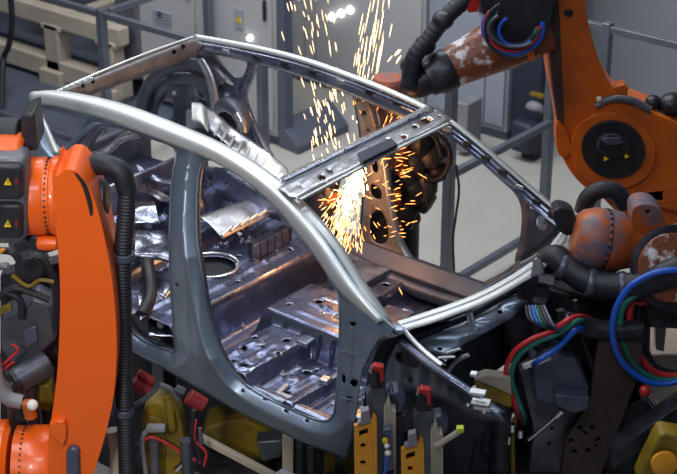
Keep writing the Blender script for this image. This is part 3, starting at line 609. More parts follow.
b = NB(); vprism(b, [(-8, 158), (22, 158), (26, 164), (27, 236), (22, 244), (-8, 244)], D1 - .10, .14, (), 0); obj('motor_plate', b, 'greymetal', r1, bevel=.015)
for yc in (183, 222):
    b = NB(); vprism(b, [(-6, yc - 17), (18, yc - 17), (22, yc - 13), (22, yc + 13), (18, yc + 17), (-6, yc + 17)], D1 - .14, .06); mc = obj('motor_cover', b, 'black', r1, bevel=.01)
    b = NB(); y = yc + (-1 if yc < 200 else 2); vprism(b, [(4, y + 3), (11, y + 3), (7.8, y - 4)], D1 - .144, .004); obj('warning_triangle', b, 'warn', mc, smooth=False)
    b = NB(); vprism(b, [(15.5, y - 3), (17, y - 3), (17, y + 3), (15.5, y + 3)], D1 - .144, .004); obj('red_mark', b, 'red', mc, smooth=False)
    b = NB(); vprism(b, [(7.3, y + 1.6), (8.5, y + 1.6), (8.2, y - 2), (7.5, y - 2)], D1 - .148, .003); obj('exclamation_mark', b, 'black', mc, smooth=False)
b = NB(); vprism(b, [(-10, 148), (19, 149), (20, 158), (-10, 160)], D1 - .02, .2); obj('forearm_root', b, 'orange', r1, bevel=.02)
b = NB(); cyl(b, V(-30, 132, D1 + .2), V(20, 134, D1 + .2), 17 * K); hz_ = obj('wrist_motor', b, 'rubber', r1, bevel=.01)
b = NB(); vprism(b, [(20, 118), (34, 112), (38, 150), (22, 153)], D1 + .12, .2); obj('motor_bracket', b, 'black', r1, bevel=.01)
b = NB(); vprism(b, [(20, 236), (60, 236), (60, 250), (48, 254), (30, 251)], D1 + .02, .12); obj('elbow_yoke', b, 'black', r1, bevel=.015)
b = NB(); rev(b, V(36, 243, D1 - .01), R, [(0, 2 * K), (2 * K, 7 * K), (12 * K, 8 * K), (22 * K, 7 * K)], 20); obj('elbow_plug', b, 'orange', r1)
b = NB(); ball(b, V(61, 150, D1 + .1), 2.2 * K); cyl(b, V(61, 150, D1 + .1), V(61, 164, D1 + .1), 1.6 * K); obj('lifting_eye', b, 'orangedirt', r1)
b = NB(); strip(b, [V(x, y, D1 - .074) for x, y in ((73, 172), (82, 186), (88, 206), (90, 216))], [V(x, y, D1 - .074) for x, y in ((77, 173), (86, 184), (92, 202), (93, 214))], H, -.006, 20, 5); obj('arm_groove', b, 'black', r1)
# hose of robot one
b = NB(); tube(b, [V(76, 170, D1 + .2), V(88, 166, D1 + .17), V(106, 165, D1 + .12), V(121, 172, D1 + .1), V(127, 190, D1 + .1)], 11 * K, 16); obj('hose_elbow', b, 'rubber', r1)
b = NB(); hose(b, [V(127, 186, D1 + .1), V(126, 215, D1 + .1), V(123, 255, D1 + .1), V(123, 320, D1 + .1), V(124, 380, D1 + .1), V(126, 430, D1 + .1), V(128, 490, D1 + .1)], 10 * K, .016, .10, 16); obj('energy_hose', b, 'rubber', r1)
for yy in (256, 411):
    b = NB(); cc = V(124, yy, D1 + .1); rev(b, cc - Z * .018, Z, [(0, 11.5 * K), (.036, 11.5 * K)], 20); box(b, cc - R * 13 * K, (18 * K, .05, .045), AZ); obj('hose_clamp', b, 'bluegrey', r1, bevel=.004)
# lower joint
b = NB(); c0 = V(-20, 468, D1 + .12); rev(b, c0, R, [(0, 55 * K), (32 * K, 55 * K), (38 * K, 50 * K)], 40); obj('shoulder_housing', b, 'orange', r1)
b = NB(); rev(b, V(18, 466, D1 + .12), R, [(0, 46 * K), (22 * K, 46 * K)], 40); rg = obj('gear_ring', b, 'orange', r1)
b = NB(); dots_ring(b, V(27, 466, D1 + .12), R, 46.5 * K, 44, .0055); obj('ring_bolt', b, 'black', rg)
b = NB(); rev(b, V(34, 468, D1 + .12), R, [(0, 49 * K), (14 * K, 49 * K), (26 * K, 44 * K)], 40); obj('shoulder_hub', b, 'orange', r1)
b = NB(); cyl(b, V(28, 402, D1 + .04), V(31, 417, D1 + .04), 7 * K); obj('buffer_socket', b, 'orangedirt', r1)
b = NB(); ball(b, V(32.5, 405, D1 - .03), 6.3 * K, (1, 1, .95)); obj('buffer_cap', b, 'white', r1)
b = NB(); vprism(b, [(50, 424), (64, 422), (66, 436), (62, 446), (54, 436), (50, 434)], D1 - .11, .12, (), 3); obj('stop_lug', b, 'orange', r1, bevel=.01)
b = NB(); vprism(b, [(66, 452), (72, 447), (79, 450), (80, 490), (66, 490)], D1 - .10, .08); obj('balancer_rod', b, 'bluegrey', r1, bevel=.012)
b = NB(); bb_ = V(80, 470, D1 + .15); rev(b, (bb_.x, bb_.y, FLOOR), Z, [(0, .34), (.06, .34), (.08, .26), (.3, .24), (.34, .2)], 36); obj('pedestal', b, 'orangedirt', r1)

# --- robot two: big arm at right top
D2 = 8.45; K2 = px_len(1, D2 + .8)
K2 = 1 / 184
r2 = thing('welding_robot', 'large worn orange robot arm reaching down from the top right over the car', 'robot', V(660, 150, D2 + .3), AZ, 'orange welding robots')
b = NB(); vprism(b, [(546, -25), (582, -25), (586, 10), (592, 38), (600, 62), (611, 86), (625, 102), (650, 112), (690, 128), (720, 150), (720, 215), (680, 212), (655, 206), (625, 204), (598, 196), (577, 180), (563, 158), (560, 135), (556, 110), (550, 80), (546, 30)], D2, .3, (), 4); obj('arm', b, 'orangedirt', r2, bevel=.035, ang=50)
b = NB(); vprism(b, [(546, -25), (556, -25), (560, 20), (562, 70), (564, 120), (562, 150), (557, 122), (551, 80), (546, 30)], D2 - .012, .03); obj('shaded_side_strip', b, 'brown', r2, bevel=.008)  # dark brown strip standing for the arm's shaded side face
b = NB(); vprism(b, circ(613, 151, 43, 38, 36, .25), D2 - .03, .06); obj('elbow_face', b, 'orangedirt', r2, bevel=.02)
b = NB(); vprism(b, circ(613.5, 150, 32, 28.5, 36, .25), D2 - .05, .05); mc = obj('motor_cover', b, 'black', r2, bevel=.012)
b = NB(); vprism(b, [(598, 140), (604, 135), (618, 134), (630, 140), (632, 150), (624, 158), (606, 157), (596, 150)], D2 - .085, .05); m2 = obj('motor', b, 'blackmetal', mc, bevel=.012)
b = NB(); vprism(b, [(602, 141), (606, 138), (620, 138), (624, 143), (618, 145), (606, 145)], D2 - .10, .03); obj('motor_plug', b, 'bluegrey', m2, bevel=.004)
for x, y in ((604, 159), (625, 156.5)):
    b = NB(); vprism(b, [(x, y - 2.5), (x + 4.5, y), (x, y + 2.2)], D2 - .092, .006); obj('warning_triangle', b, 'warn', mc, smooth=False)
b = NB(); vprism(b, [(557, 122), (565, 128), (571, 148), (567, 157), (559, 155), (556, 140)], D2 - .03, .1, (), 3); obj('stop_lug', b, 'orangedirt', r2, bevel=.01)
b = NB(); P = [(596, 106), (612, 99), (632, 101), (650, 110)]; tube(b, [V(x, y, D2 - .0) for x, y in P], .022, 10); obj('elbow_rim', b, 'greymetal', r2)
b = NB(); ball(b, V(599, 99, D2 - .03), .016); obj('bolt', b, 'white', r2)
b = NB(); vprism(b, [(568, 10), (572, 10), (573, 14), (570, 17), (566, 16), (564, 13)], D2 - .012, .02, (), 2); obj('arm_hole_plug', b, 'black', r2)
b = NB(); vprism(b, [(612, 88), (624, 84), (629, 88), (627, 95), (634, 108), (622, 104)], D2 + .05, .08); obj('cable_bracket', b, 'orangedirt', r2, bevel=.008)
for x, y, rr in ((672, 104, 13), (653, 102, 8), (642, 111, 9), (663, 114, 9), (680, 118, 10)):
    b = NB(); ball(b, V(x, y, D2 + .1), rr * K2, (1, 1.1, .9)); obj('motor_connector', b, 'black', r2)
b = NB(); vprism(b, [(602, 198), (640, 206), (690, 190), (700, 215), (690, 232), (655, 226), (625, 222)], D2 + .06, .22); obj('shoulder_skirt', b, 'orangedirt', r2, bevel=.02)
b = NB(); q = V(690, 230, D2 + .3); cyl(b, (q.x, q.y, FLOOR), (q.x, q.y, q.z - .02), .26); obj('pedestal', b, 'orangedirt', r2)
# forearm
A_ = V(542, 24, D2 + .0); B_ = V(436, 75, D2 - .15); ax = (B_ - A_); L_ = ax.length
b = NB(); rev(b, A_, ax, [(0, .15), (L_ * .35, .145), (L_ * .6, .125), (L_ * .88, .105)], 32); obj('forearm', b, 'spatter', r2)
b = NB(); rev(b, A_ + ax * .86, ax, [(0, .11), (.02, .115), (.07, .115), (.10, .10), (.14, .09)], 32); obj('wrist_ring', b, 'blackmetal', r2)
b = NB(); tube(b, [V(432, 78, D2 - .15), V(418, 84, D2 - .15), V(408, 80, D2 - .12)], .075, 14); obj('wrist', b, 'blackmetal', r2)
b = NB(); hose(b, [V(492, -25, D2 - .1), V(465, 0, D2 - .12), V(445, 18, D2 - .15), V(428, 40, D2 - .18), V(414, 58, D2 - .2), V(409, 84, D2 - .2)], .046, .03, .06); obj('energy_hose', b, 'rubber', r2)
for x, y in ((443, 20), (425, 45), (411, 66)):
    b = NB(); ball(b, V(x, y, D2 - .16), .058, (1, 1, .9)); obj('hose_collar', b, 'black', r2)
b = NB(); vprism(b, [(484, -20), (556, -20), (552, 12), (546, 36), (530, 50), (500, 45), (486, 26)], D2 - .22, .2, (), 3); obj('dress_pack_box', b, 'black', r2, bevel=.02)
b = NB(); vprism(b, [(466, 2), (472, -2), (480, 2), (478, 12), (468, 13)], D2 - .16, .05); obj('red_connector', b, 'red', r2, bevel=.005)
for k, (m, rx, ry, dx, dy) in enumerate((('blue', 30, 24, 0, 2), ('redc', 27, 22, -1, 1), ('green', 25, 21, 0, -2), ('rubber', 22, 18, 2, 0), ('blue', 18, 14, 4, 6), ('greymetal', 26, 16, 2, 4), ('rubber', 29, 26, 1, 4))):
    b = NB(); tube(b, [V(513 + dx + rx * math.cos(a), 25 + dy + ry * math.sin(a) * 1.1, D2 - .26 - .012 * k) for a in [math.radians(q) for q in range(-10 + 12 * k, 215 + 6 * k, 18)]], .013 if k < 3 else .009, 8, 4); obj('cable', b, m, r2)
b = NB(); vprism(b, [(527, 50), (532, 48), (536, 60), (530, 62)], D2 - .2, .05); obj('cable_tie', b, 'orangedirt', r2, bevel=.004)

# --- robot three: grimy wrist at right
D3 = 7.2; K3 = 1 / 209.
r3 = thing('welding_robot', 'grimy orange robot wrist with black hose entering from the right edge', 'robot', V(760, 300, D3 + .2), AZ, 'orange welding robots')
a3 = (V(640, 246, D3) - V(575, 236, D3)).normalized()
b = NB(); rev(b, V(572, 236, D3), a3, [(0, 12 * K3), (2 * K3, 22 * K3), (8 * K3, 28 * K3), (20 * K3, 32 * K3), (28 * K3, 32 * K3), (30 * K3, 31 * K3)], 36); obj('wrist_drum', b, 'grime', r3)
b = NB(); rev(b, V(601, 240, D3), a3, [(0, 31 * K3), (4 * K3, 31 * K3)], 36); rg = obj('gear_ring', b, 'grime', r3)
b = NB(); dots_ring(b, V(603, 240.3, D3), a3, 31.5 * K3, 26, .007); obj('ring_bolt', b, 'black', rg)
b = NB(); rev(b, V(606, 241, D3), a3, [(0, 32 * K3), (12 * K3, 31 * K3), (18 * K3, 26 * K3), (30 * K3, 22 * K3), (60 * K3, 22 * K3)], 36); obj('wrist_body', b, 'grime', r3)
b = NB(); vprism(b, [(632, 212), (640, 205), (654, 206), (663, 216), (668, 236), (662, 250), (645, 250), (634, 232)], D3 - .06, .14, [circ(648, 212, 2.5, 2.5, 10)], 3); obj('knuckle', b, 'grime', r3, bevel=.015)
b = NB(); rev(b, V(672, 268, D3 - .18), -F + R * .1, [(0, 42 * K3), (.05, 42 * K3), (.055, 36 * K3)], 36); obj('joint_rim', b, 'blackmetal', r3)
b = NB(); rev(b, V(672, 268, D3 - .23), -F + R * .1, [(0, 34 * K3), (.02, 33 * K3), (.03, 20 * K3)], 36); obj('joint_cover', b, 'spatter', r3)
b = NB(); cyl(b, V(672, 262, D3 + .1), V(790, 300, D3 + .3), .2); obj('forearm', b, 'grime', r3)
b = NB(); q = V(790, 300, D3 + .3); cyl(b, (q.x, q.y, FLOOR), q, .25); obj('pedestal', b, 'grime', r3)
b = NB(); P = [(583, 212), (588, 198), (600, 190), (616, 192), (626, 206)]; tube(b, [V(x, y, D3 + .35) for x, y in P], .045, 12); obj('rear_hose', b, 'rubber', r3)
b = NB(); vprism(b, [(553, 212), (562, 208), (574, 214), (578, 230), (566, 236), (556, 226)], D3 + .02, .1, (), 2); obj('tool_flange', b, 'blackmetal', r3, bevel=.01)
b = NB(); tube(b, [V(546, 262, D3), V(556, 258, D3 - .03), (V(568, 268, D3 - .08)), V(586, 280, D3 - .14), V(610, 286, D3 - .2), V(640, 285, D3 - .25), V(672, 272, D3 - .28), V(700, 262, D3 - .28)], 13.5 * K3, 18); obj('energy_hose', b, 'rubber', r3)
for x, y, d in ((563, 265, -.07), (591, 282, -.16), (622, 286, -.22)):
    b = NB(); c_ = V(x, y, D3 + d); rev(b, c_ - R * .02, R + U * (.5 - (x - 560) * .008) * -1, [(0, 13.6 * K3), (.008, 14.6 * K3), (.03, 14.6 * K3), (.038, 13.6 * K3)], 22); obj('hose_collar', b, 'darksteel', r3)
for m, off, rr in (('blue', 0, .015), ('redc', 17, .015), ('green', 8, .013), ('rubber', 25, .012)):
    P = [(690, 270), (665, 271), (645, 277), (627, 290), (615, 312), (613, 338), (622, 362), (642, 379), (665, 384), (695, 376)]
    o_ = off; P = [(x + o_ * (1 if 290 <= y <= 375 else .6), y + o_ * (.7 if y < 300 else -.5)) for x, y in P]
    b = NB(); tube(b, [V(x, y, D3 - .34 + off * .006) for x, y in P], rr, 10); obj('cable', b, m, r3)
# lower right spot gun / bracket assembly
gun = thing('spot_welding_gun', 'dark spot welding gun of brown and grey plates under the right robot wrist', 'welding gun', V(600, 440, 6.9))
DG = 6.9
b = NB(); vprism(b, [(600, 330), (645, 325), (640, 372), (622, 420), (600, 478), (560, 478), (566, 440), (590, 400)], DG, .05, [circ(x, y, 2.6, 2.6, 8) for x, y in ((580, 428), (592, 428), (571, 441), (598, 440), (575, 452), (588, 451))]); obj('mounting_plate', b, 'brown', gun, bevel=.005)
b = NB(); vprism(b, [(520, 372), (548, 352), (560, 360), (585, 392), (560, 478), (528, 478), (534, 430)], DG + .08, .08, [circ(549, 444, 2, 2, 8), circ(552, 429, 2, 2, 8)]); obj('side_plate', b, 'greymetal', gun, bevel=.005)
b = NB(); vprism(b, [(531, 362), (546, 352), (576, 358), (590, 390), (570, 412), (534, 400)], DG - .05, .14); obj('transformer', b, 'bluegrey', gun, bevel=.012)
b = NB(); vprism(b, [(555, 395), (590, 398), (588, 410), (572, 414), (556, 406)], DG - .12, .1); obj('terminal_block', b, 'bluegrey', gun, bevel=.008)
b = NB(); vprism(b, [(522, 366), (548, 356), (552, 360), (524, 370)], DG - .1, .02); obj('bus_bar', b, 'white', gun, bevel=.004)
for P, rr, m in (([(575, 300), (580, 330), (590, 360), (598, 385), (594, 405)], .012, 'rubber'), ([(560, 310), (566, 345), (580, 360)], .02, 'blackmetal'), ([(540, 300), (536, 330), (545, 355)], .035, 'blackmetal'), ([(560, 320), (600, 330), (640, 330)], .05, 'blackmetal'), ([(606, 350), (612, 330), (620, 320)], .01, 'rubber')):
    b = NB(); tube(b, [V(x, y, DG + .02) for x, y in P], rr, 10); obj('pipe', b, m, gun)
b = NB(); cyl(b, V(528, 440, DG - .1), V(560, 413, DG - .1), .008); cyl(b, V(556, 416, DG - .1), V(562, 410, DG - .1), .018); obj('piston_rod', b, 'chrome', gun)
b = NB(); cyl(b, V(520, 300, DG + .25), V(520, 345, DG + .2), .075); vprism(b, [(516, 280), (545, 272), (552, 300), (520, 312)], DG + .1, .16); obj('gun_head', b, 'blackmetal', gun, bevel=.01)
b = NB(); cyl(b, V(538, 279, DG + .08), V(553, 281, DG + .08), .022); obj('polished_pin', b, 'chrome', gun)
b = NB(); vprism(b, [(560, 440), (640, 400), (677, 420), (700, 500), (560, 500)], DG + .12, .1); obj('back_plate', b, 'blackmetal', gun, bevel=.01)
b = NB(); vprism(b, [(508, 296), (545, 285), (600, 300), (652, 300), (650, 372), (640, 420), (600, 480), (520, 480), (516, 400), (512, 345)], DG + .26, .22); obj('gun_shade_filler', b, 'black', gun, bevel=.02)  # black filler added to darken the gaps between the gun parts
b = NB(); vprism(b, [(640, 300), (690, 300), (690, 330), (650, 328)], DG + .1, .1); obj('upper_link', b, 'blackmetal', gun, bevel=.01)
b = NB(); q = V(585, 470, DG + .1); cyl(b, (q.x, q.y, FLOOR), q, .1); obj('stand', b, 'blackmetal', gun)
for m, o_ in (('redc', 0), ('green', 6), ('blue', 13)):
    P = [(572, 318), (552, 331), (532, 339), (514, 352), (506, 372), (512, 396), (518, 412)] if o_ < 13 else [(566, 322), (552, 336), (540, 346), (524, 356)]
    b = NB(); tube(b, [V(610, 330 + o_, DG + .3), V(588, 318 + o_, DG + .1)] + [V(x + o_ * .9, y + o_ * .5, DG - .15) for x, y in P] + [V(P[-1][0] + 6, P[-1][1] + 12, DG + .1)], .013, 10); obj('cable', b, m, gun)
for k in range(7):
    b = NB(); tube(b, [V(526 + k * 3, 306, DG - .05), V(530 + k * 4, 320 + k, DG - .12 - .01 * k), V(548 + k * 3, 326 + k, DG - .1), V(575 - k, 320 - 1 * k, DG - .0), V(592, 322, DG + .25)], .008, 8); obj('cable', b, ('rubber', 'bluegrey', 'blue', 'green', 'rubber', 'rubber', 'bluegrey')[k], gun)
# dark block rail at bottom right
t = thing('gun_carriage_rail', 'dark blue-grey sloping steel rail in the bottom right corner', 'rail', V(640, 440, 6.6))
b = NB(); prism(b, [V(610, 455, 6.6), V(680, 405, 6.6), V(720, 380, 6.6), V(720, 400, 6.6), V(680, 425, 6.6), V(612, 470, 6.6)], H * .12); obj('rail', b, 'blackmetal', t, bevel=.005)
b = NB(); q = V(690, 420, 6.7); cyl(b, (q.x, q.y, FLOOR), q, .06); obj('support', b, 'blackmetal', t)
t = thing('handling_robot', 'small yellow robot joint in the bottom right corner', 'robot', V(655, 470, 6.35))
b = NB(); vprism(b, [(652, 452), (660, 436), (672, 436), (690, 445), (690, 490), (640, 490), (643, 470)], 6.35, .12, (), 2); obj('joint', b, 'yellow', t, bevel=.01)
b = NB(); rev(b, V(664, 462, 6.34), -H, [(0, .06), (.02, .06), (.03, .03)], 24); dots_ring(b, V(664, 462, 6.33), H, .045, 8, .005); obj('flange', b, 'amber', t)
b = NB(); q = V(668, 490, 6.42); cyl(b, (q.x, q.y, FLOOR), q, .07); obj('column', b, 'yellow', t)
b = NB(); ball(b, V(645, 391, 6.7), .028); t = thing('signal_lamp', 'round red lamp beside the blue cable at lower right', 'lamp', V(645, 400, 6.7)); obj('lens', b, 'red', t)
b = NB(); cyl(b, V(645, 392, 6.72), V(660, 412, 6.75), .02); obj('bracket', b, 'chrome', t)
b = NB(); q = V(650, 402, 6.78); cyl(b, (q.x, q.y, FLOOR), q, .02); obj('stem', b, 'blackmetal', t)
t = thing('machine_block', 'pale beige machine block between black hoses at the right edge', 'machine', V(665, 350, 7.6))
q0 = V(664, 340, 7.6); b = NB(); box(b, (q0.x, q0.y, (q0.z + FLOOR) / 2), (.2, .3, q0.z - FLOOR), AZ); obj('housing', b, 'beige', t, bevel=.01)
b = NB(); vprism(b, [(655, 318), (667, 322), (664, 352), (656, 350)], 7.42, .05); obj('cover', b, 'cast', t, bevel=.005)

# --- robot four: behind the far B pillar
D4 = 8.55
r4 = thing('welding_robot', 'orange robot wrist glowing in spark light behind the far centre pillar', 'robot', V(400, 110, D4 + .1), AZ, 'orange welding robots')
b = NB(); tube(b, [V(384, 92, D4), V(394, 108, D4), V(396, 130, D4), V(392, 160, D4 + .03)], lambda t: .105 - .03 * t, 18); obj('wrist', b, 'grime', r4)
b = NB(); rev(b, V(388, 86, D4), Z, [(0, .08), (.03, .09), (.05, .08)], 20); obj('wrist_cap', b, 'grime', r4)
b = NB(); cyl(b, V(402, 140, D4 + .02), V(398, 235, D4 + .02), .03); obj('gun_rod', b, 'orangedirt', r4)
for x, y, rr in ((420, 140, .10), (430, 155, .09), (437, 170, .07), (415, 165, .08), (410, 190, .10), (420, 196, .09), (405, 212, .09), (412, 218, .06), (443, 150, .05), (425, 182, .08), (404, 180, .09)):
    b = NB(); ball(b, V(x, y, D4 + .04), rr, (1, .8, 1.1), 12); 
    for v in b.verts: v.co += (v.co - V(x, y, D4 + .04)) * .25 * noise.noise(v.co * 14)
    obj('gun_body', b, 'blackmetal', r4)
for P in ([(430, 130), (445, 140), (450, 160), (440, 178), (424, 180)], [(415, 128), (434, 136), (442, 156)], [(400, 128), (418, 126), (440, 136), (448, 146)]):
    b = NB(); tube(b, [V(x, y, D4 - .02) for x, y in P], .016, 8); obj('cable', b, 'rubber', r4)
q = V(404, 205, D4 + .1); b = NB(); cyl(b, (q.x, q.y, FLOOR), q, .09); obj('pedestal', b, 'blackmetal', r4)
# counter electrode gun left of the sparks
t = thing('electrode_gun', 'dark scorched gun arm left of the weld sparks inside the door opening', 'welding gun', V(322, 215, 8.45))
for x, y, rr in ((318, 205, .10), (326, 196, .09), (322, 222, .09), (314, 190, .07), (330, 180, .07), (332, 232, .05)):
    b = NB(); ball(b, V(x, y, 8.5), rr, (1, .7, 1.2), 14)
    for v in b.verts: v.co += (v.co - V(x, y, 8.5)) * .3 * noise.noise(v.co * 16)
    obj('gun_body', b, 'blackmetal', t)
b = NB(); cyl(b, V(330, 200, 8.45), V(346, 192, 8.4), .03, .015); obj('electrode', b, 'orangedirt', t)
q = V(322, 215, 8.5); b = NB(); cyl(b, (q.x, q.y, FLOOR), q, .06); obj('stand', b, 'blackmetal', t)

# ------------------------------------------------------------------ CLAMPS AND JIG
def clamp(px, py, d, label, beige_dx):
    """px,py = top left corner of the amber plate"""
    s = px_len(1, d); t = thing('clamping_unit', label, 'clamp', V(px + 10, py + 40, d))
    b = NB(); hs_ = [[(px + 5, py + 5), (px + 14, py + 2), (px + 14, py + 9), (px + 5, py + 12)]] + [circ(px + 9, py + q, 2.9, 2.9, 12) for q in (20, 37, 55)]
    vprism(b, [(px, py), (px + 19, py - 6), (px + 20, py + 76), (px + 1, py + 80)], d, .02, hs_); obj('perforated_plate', b, 'amber', t, bevel=.003)
    b = NB(); vprism(b, [(px + 1, py + 1), (px + 19, py - 4), (px + 20, py + 76), (px + 2, py + 79)], d + .03, .04); obj('back_plate', b, 'black', t)
    b = NB(); vprism(b, [(px + 19, py - 6), (px + 23, py - 3), (px + 24, py + 76), (px + 20, py + 76)], d + .0, .07); obj('side_plate', b, 'amber', t, bevel=.003)
    b = NB(); vprism(b, [(px + 7, py - 14), (px + 15, py - 16), (px + 17, py - 3), (px + 4, py), (px + 3, py - 2), (px + 7, py - 4)], d - .01, .04); obj('locator_block', b, 'cast', t, bevel=.004)
    b = NB(); vprism(b, [(px + 12, py - 30), (px + 20, py - 40), (px + 32, py - 36), (px + 36, py - 10), (px + 30, py + 80), (px + 20, py + 80)], d + .06, .08); obj('clamp_housing', b, 'darksteel', t, bevel=.01)
    b = NB(); vprism(b, [(px + 15, py - 54), (px + 28, py - 56), (px + 31, py - 40), (px + 18, py - 36)], d + .05, .07); obj('clamp_head', b, 'black', t, bevel=.008)
    b = NB(); vprism(b, [(px + 17, py - 56), (px + 20, py - 60), (px + 30, py - 58), (px + 30, py - 44), (px + 26, py - 43), (px + 25, py - 53)], d + .03, .04); obj('red_cap', b, 'red', t, bevel=.004)
    b = NB(); cyl(b, V(px + 20, py - 40, d + .04), V(px + 20, py - 55, d + .04), .022); obj('cylinder', b, 'blackmetal', t)
    x = px + beige_dx; b = NB(); vprism(b, [(x, py - 18), (x + 5, py - 24), (x + 8, py - 15), (x + 12, py - 14), (x + 12, py + 80), (x, py + 80)], d + .02, .08); obj('riser', b, 'beige', t, bevel=.004)
    b = NB(); vprism(b, [(x - 2, py - 30), (x + 10, py - 33), (x + 18, py - 24), (x + 14, py - 14), (x + 2, py - 18)], d + .08, .08); obj('pad_arm', b, 'bluegrey', t, bevel=.008)
    q = V(px + 14, py + 70, d + .06); b = NB(); box(b, (q.x, q.y, (q.z + FLOOR) / 2), (.2, .14, q.z - FLOOR), AZ); obj('column', b, 'blackmetal', t)
    return t
DC = 6.15
clamp(354, 426, DC, 'amber perforated clamp unit with red cap nearer the hinge pillar', 30)
clamp(401, 449, DC - .02, 'amber perforated clamp unit with red cap, the right and lower one', 30)
t = thing('locating_pin_unit', 'dark locating pin with a pale cone tip between the two clamps', 'locating pin', V(391, 410, DC + .1))
b = NB(); cyl(b, V(391, 392, DC + .1), V(391, 382, DC + .1), .016, .003); obj('pin_tip', b, 'chrome', t)
b = NB(); vprism(b, [(384, 395), (398, 392), (406, 402), (400, 414), (386, 410)], DC + .08, .1); obj('pin_base', b, 'bluegrey', t, bevel=.008)
q = V(394, 410, DC + .13); b = NB(); box(b, (q.x, q.y, (q.z + FLOOR) / 2), (.1, .1, q.z - FLOOR), AZ); obj('column', b, 'blackmetal', t)
t = thing('sensor_arm', 'pale bar with a lime green end pointing right from the clamps', 'sensor', V(450, 440, DC + .1))
b = NB(); tube(b, [V(436, 446, DC), V(452, 436, DC), V(461, 430, DC)], .014, 8); obj('bar', b, 'beige', t)
b = NB(); box(b, V(460, 429, DC), (.03, .03, .02), AZ); obj('lime_end', b, mat('lime_plastic', (.45, .62, .02), .4), t)
q = V(437, 448, DC + .02); b = NB(); box(b, (q.x, q.y, (q.z + FLOOR) / 2), (.04, .04, q.z - FLOOR), AZ); obj('column', b, 'blackmetal', t)
t = thing('hydraulic_valve', 'small valve with white and yellow fittings between the two clamp units', 'valve', V(386, 450, DC - .05))
b = NB(); vprism(b, [(383, 430), (392, 428), (394, 470), (385, 474)], DC - .02, .04); obj('body', b, 'bluegrey', t, bevel=.005)
b = NB(); ball(b, V(387, 446, DC - .04), .012); ball(b, V(388, 453, DC - .04), .014); obj('white_fitting', b, 'white', t)
b = NB(); rev(b, V(385, 440, DC - .03), -H, [(0, .012), (.01, .012)], 12); obj('yellow_ring', b, 'warn', t)
b = NB(); tube(b, [V(388, 456, DC - .04), V(386, 466, DC - .04), V(383, 485, DC - .04)], .007, 8); obj('tube', b, 'blue', t)
q = V(388, 470, DC); b = NB(); box(b, (q.x, q.y, (q.z + FLOOR) / 2), (.05, .05, q.z - FLOOR), AZ); obj('column', b, 'blackmetal', t)
# jig frame under car
jig = thing('weld_jig', 'dim jig frame with beige beams and dark base under the car sill', 'jig', (0, -.4, FLOOR))
b = NB(); box(b, (-.5, 0, FLOOR + .12), (2.1, 1.5, .24)); obj('base_frame', b, 'blackmetal', jig, bevel=.02)
for x, y in ((-.5, -.5), (.45, -.5), (-.5, .5), (.45, .5)):
    b = NB(); box(b, (x, y, -.1), (.09, .09, .6)); obj('support', b, 'darksteel', jig, bevel=.006)
def strut_px(p, q, d, r_, m, name='beam', parent=jig):
    a, c = V(*p, d), V(*q, d); b = NB(); dd = (c - a).normalized(); s = dd.cross(H).normalized(); box(b, (a + c) / 2, ((c - a).length, r_, r_), axes=(dd, s, dd.cross(s))); return obj(name, b, m, parent, bevel=.005)
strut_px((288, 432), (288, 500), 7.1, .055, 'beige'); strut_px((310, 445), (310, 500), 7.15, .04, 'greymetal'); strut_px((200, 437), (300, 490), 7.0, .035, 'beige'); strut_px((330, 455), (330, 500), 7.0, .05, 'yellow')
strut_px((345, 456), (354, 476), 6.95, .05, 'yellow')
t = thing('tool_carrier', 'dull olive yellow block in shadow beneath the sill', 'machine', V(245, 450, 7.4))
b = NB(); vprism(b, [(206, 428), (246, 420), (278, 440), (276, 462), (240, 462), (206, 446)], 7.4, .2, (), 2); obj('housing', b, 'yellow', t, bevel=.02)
b = NB(); vprism(b, [(256, 442), (284, 440), (282, 458), (262, 462)], 7.25, .1); obj('cover', b, 'darksteel', t, bevel=.01)
# yellow robot with red hoses beneath rear sill
t = thing('handling_robot', 'dark yellow robot with red cables beneath the rear sill', 'robot', V(160, 450, 6.9))
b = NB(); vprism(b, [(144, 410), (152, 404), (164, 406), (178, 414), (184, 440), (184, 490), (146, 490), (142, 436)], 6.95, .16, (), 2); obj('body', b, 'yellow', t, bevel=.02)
b = NB(); vprism(b, [(150, 416), (162, 420), (166, 440), (164, 478), (158, 478), (158, 436), (148, 430)], 6.93, .03); obj('cover_rib', b, 'yellow', t, bevel=.006)
for x, y, rr in ((141, 387, .035), (196, 402, .04), (146, 378, .02)):
    b = NB(); cyl(b, V(x - 8, y - 6, 6.95), V(x + 8, y + 4, 6.95), rr); obj('red_motor', b, 'shadedred', t, bevel=.005)
b = NB(); tube(b, [V(166, 397, 6.95), V(170, 410, 6.93), V(172, 430, 6.92)], .02, 8); obj('olive_pipe', b, 'yellow', t)
for P, m, rr in (([(145, 440), (152, 437), (170, 445), (186, 456), (200, 462)], 'redc', .007), ([(196, 420), (195, 440), (206, 452), (204, 466)], 'redc', .006), ([(194, 410), (192, 436), (200, 456), (190, 466)], 'rubber', .012), ([(130, 408), (146, 398), (160, 384)], 'darksteel', .012), ([(160, 384), (172, 390), (178, 400)], 'greymetal', .012), ([(150, 428), (142, 440), (146, 474)], 'cast', .012), ([(154, 440), (156, 490)], 'greymetal', .022), ([(112, 430), (116, 450), (116, 480)], 'beige', .03), ([(176, 388), (184, 392)], 'darksteel', .02), ([(176, 470), (188, 458)], 'chrome', .014), ([(186, 440), (188, 490)], 'darksteel', .03), ([(200, 428), (201, 444)], 'greymetal', .01)):
    b = NB(); tube(b, [V(x, y, 6.84) for x, y in P], rr, 10, 4); obj('pipe', b, m, t)
b = NB(); box(b, V(156, 428, 6.85), (.09, .05, .025), AZ); obj('hose_block', b, 'cast', t, bevel=.005)
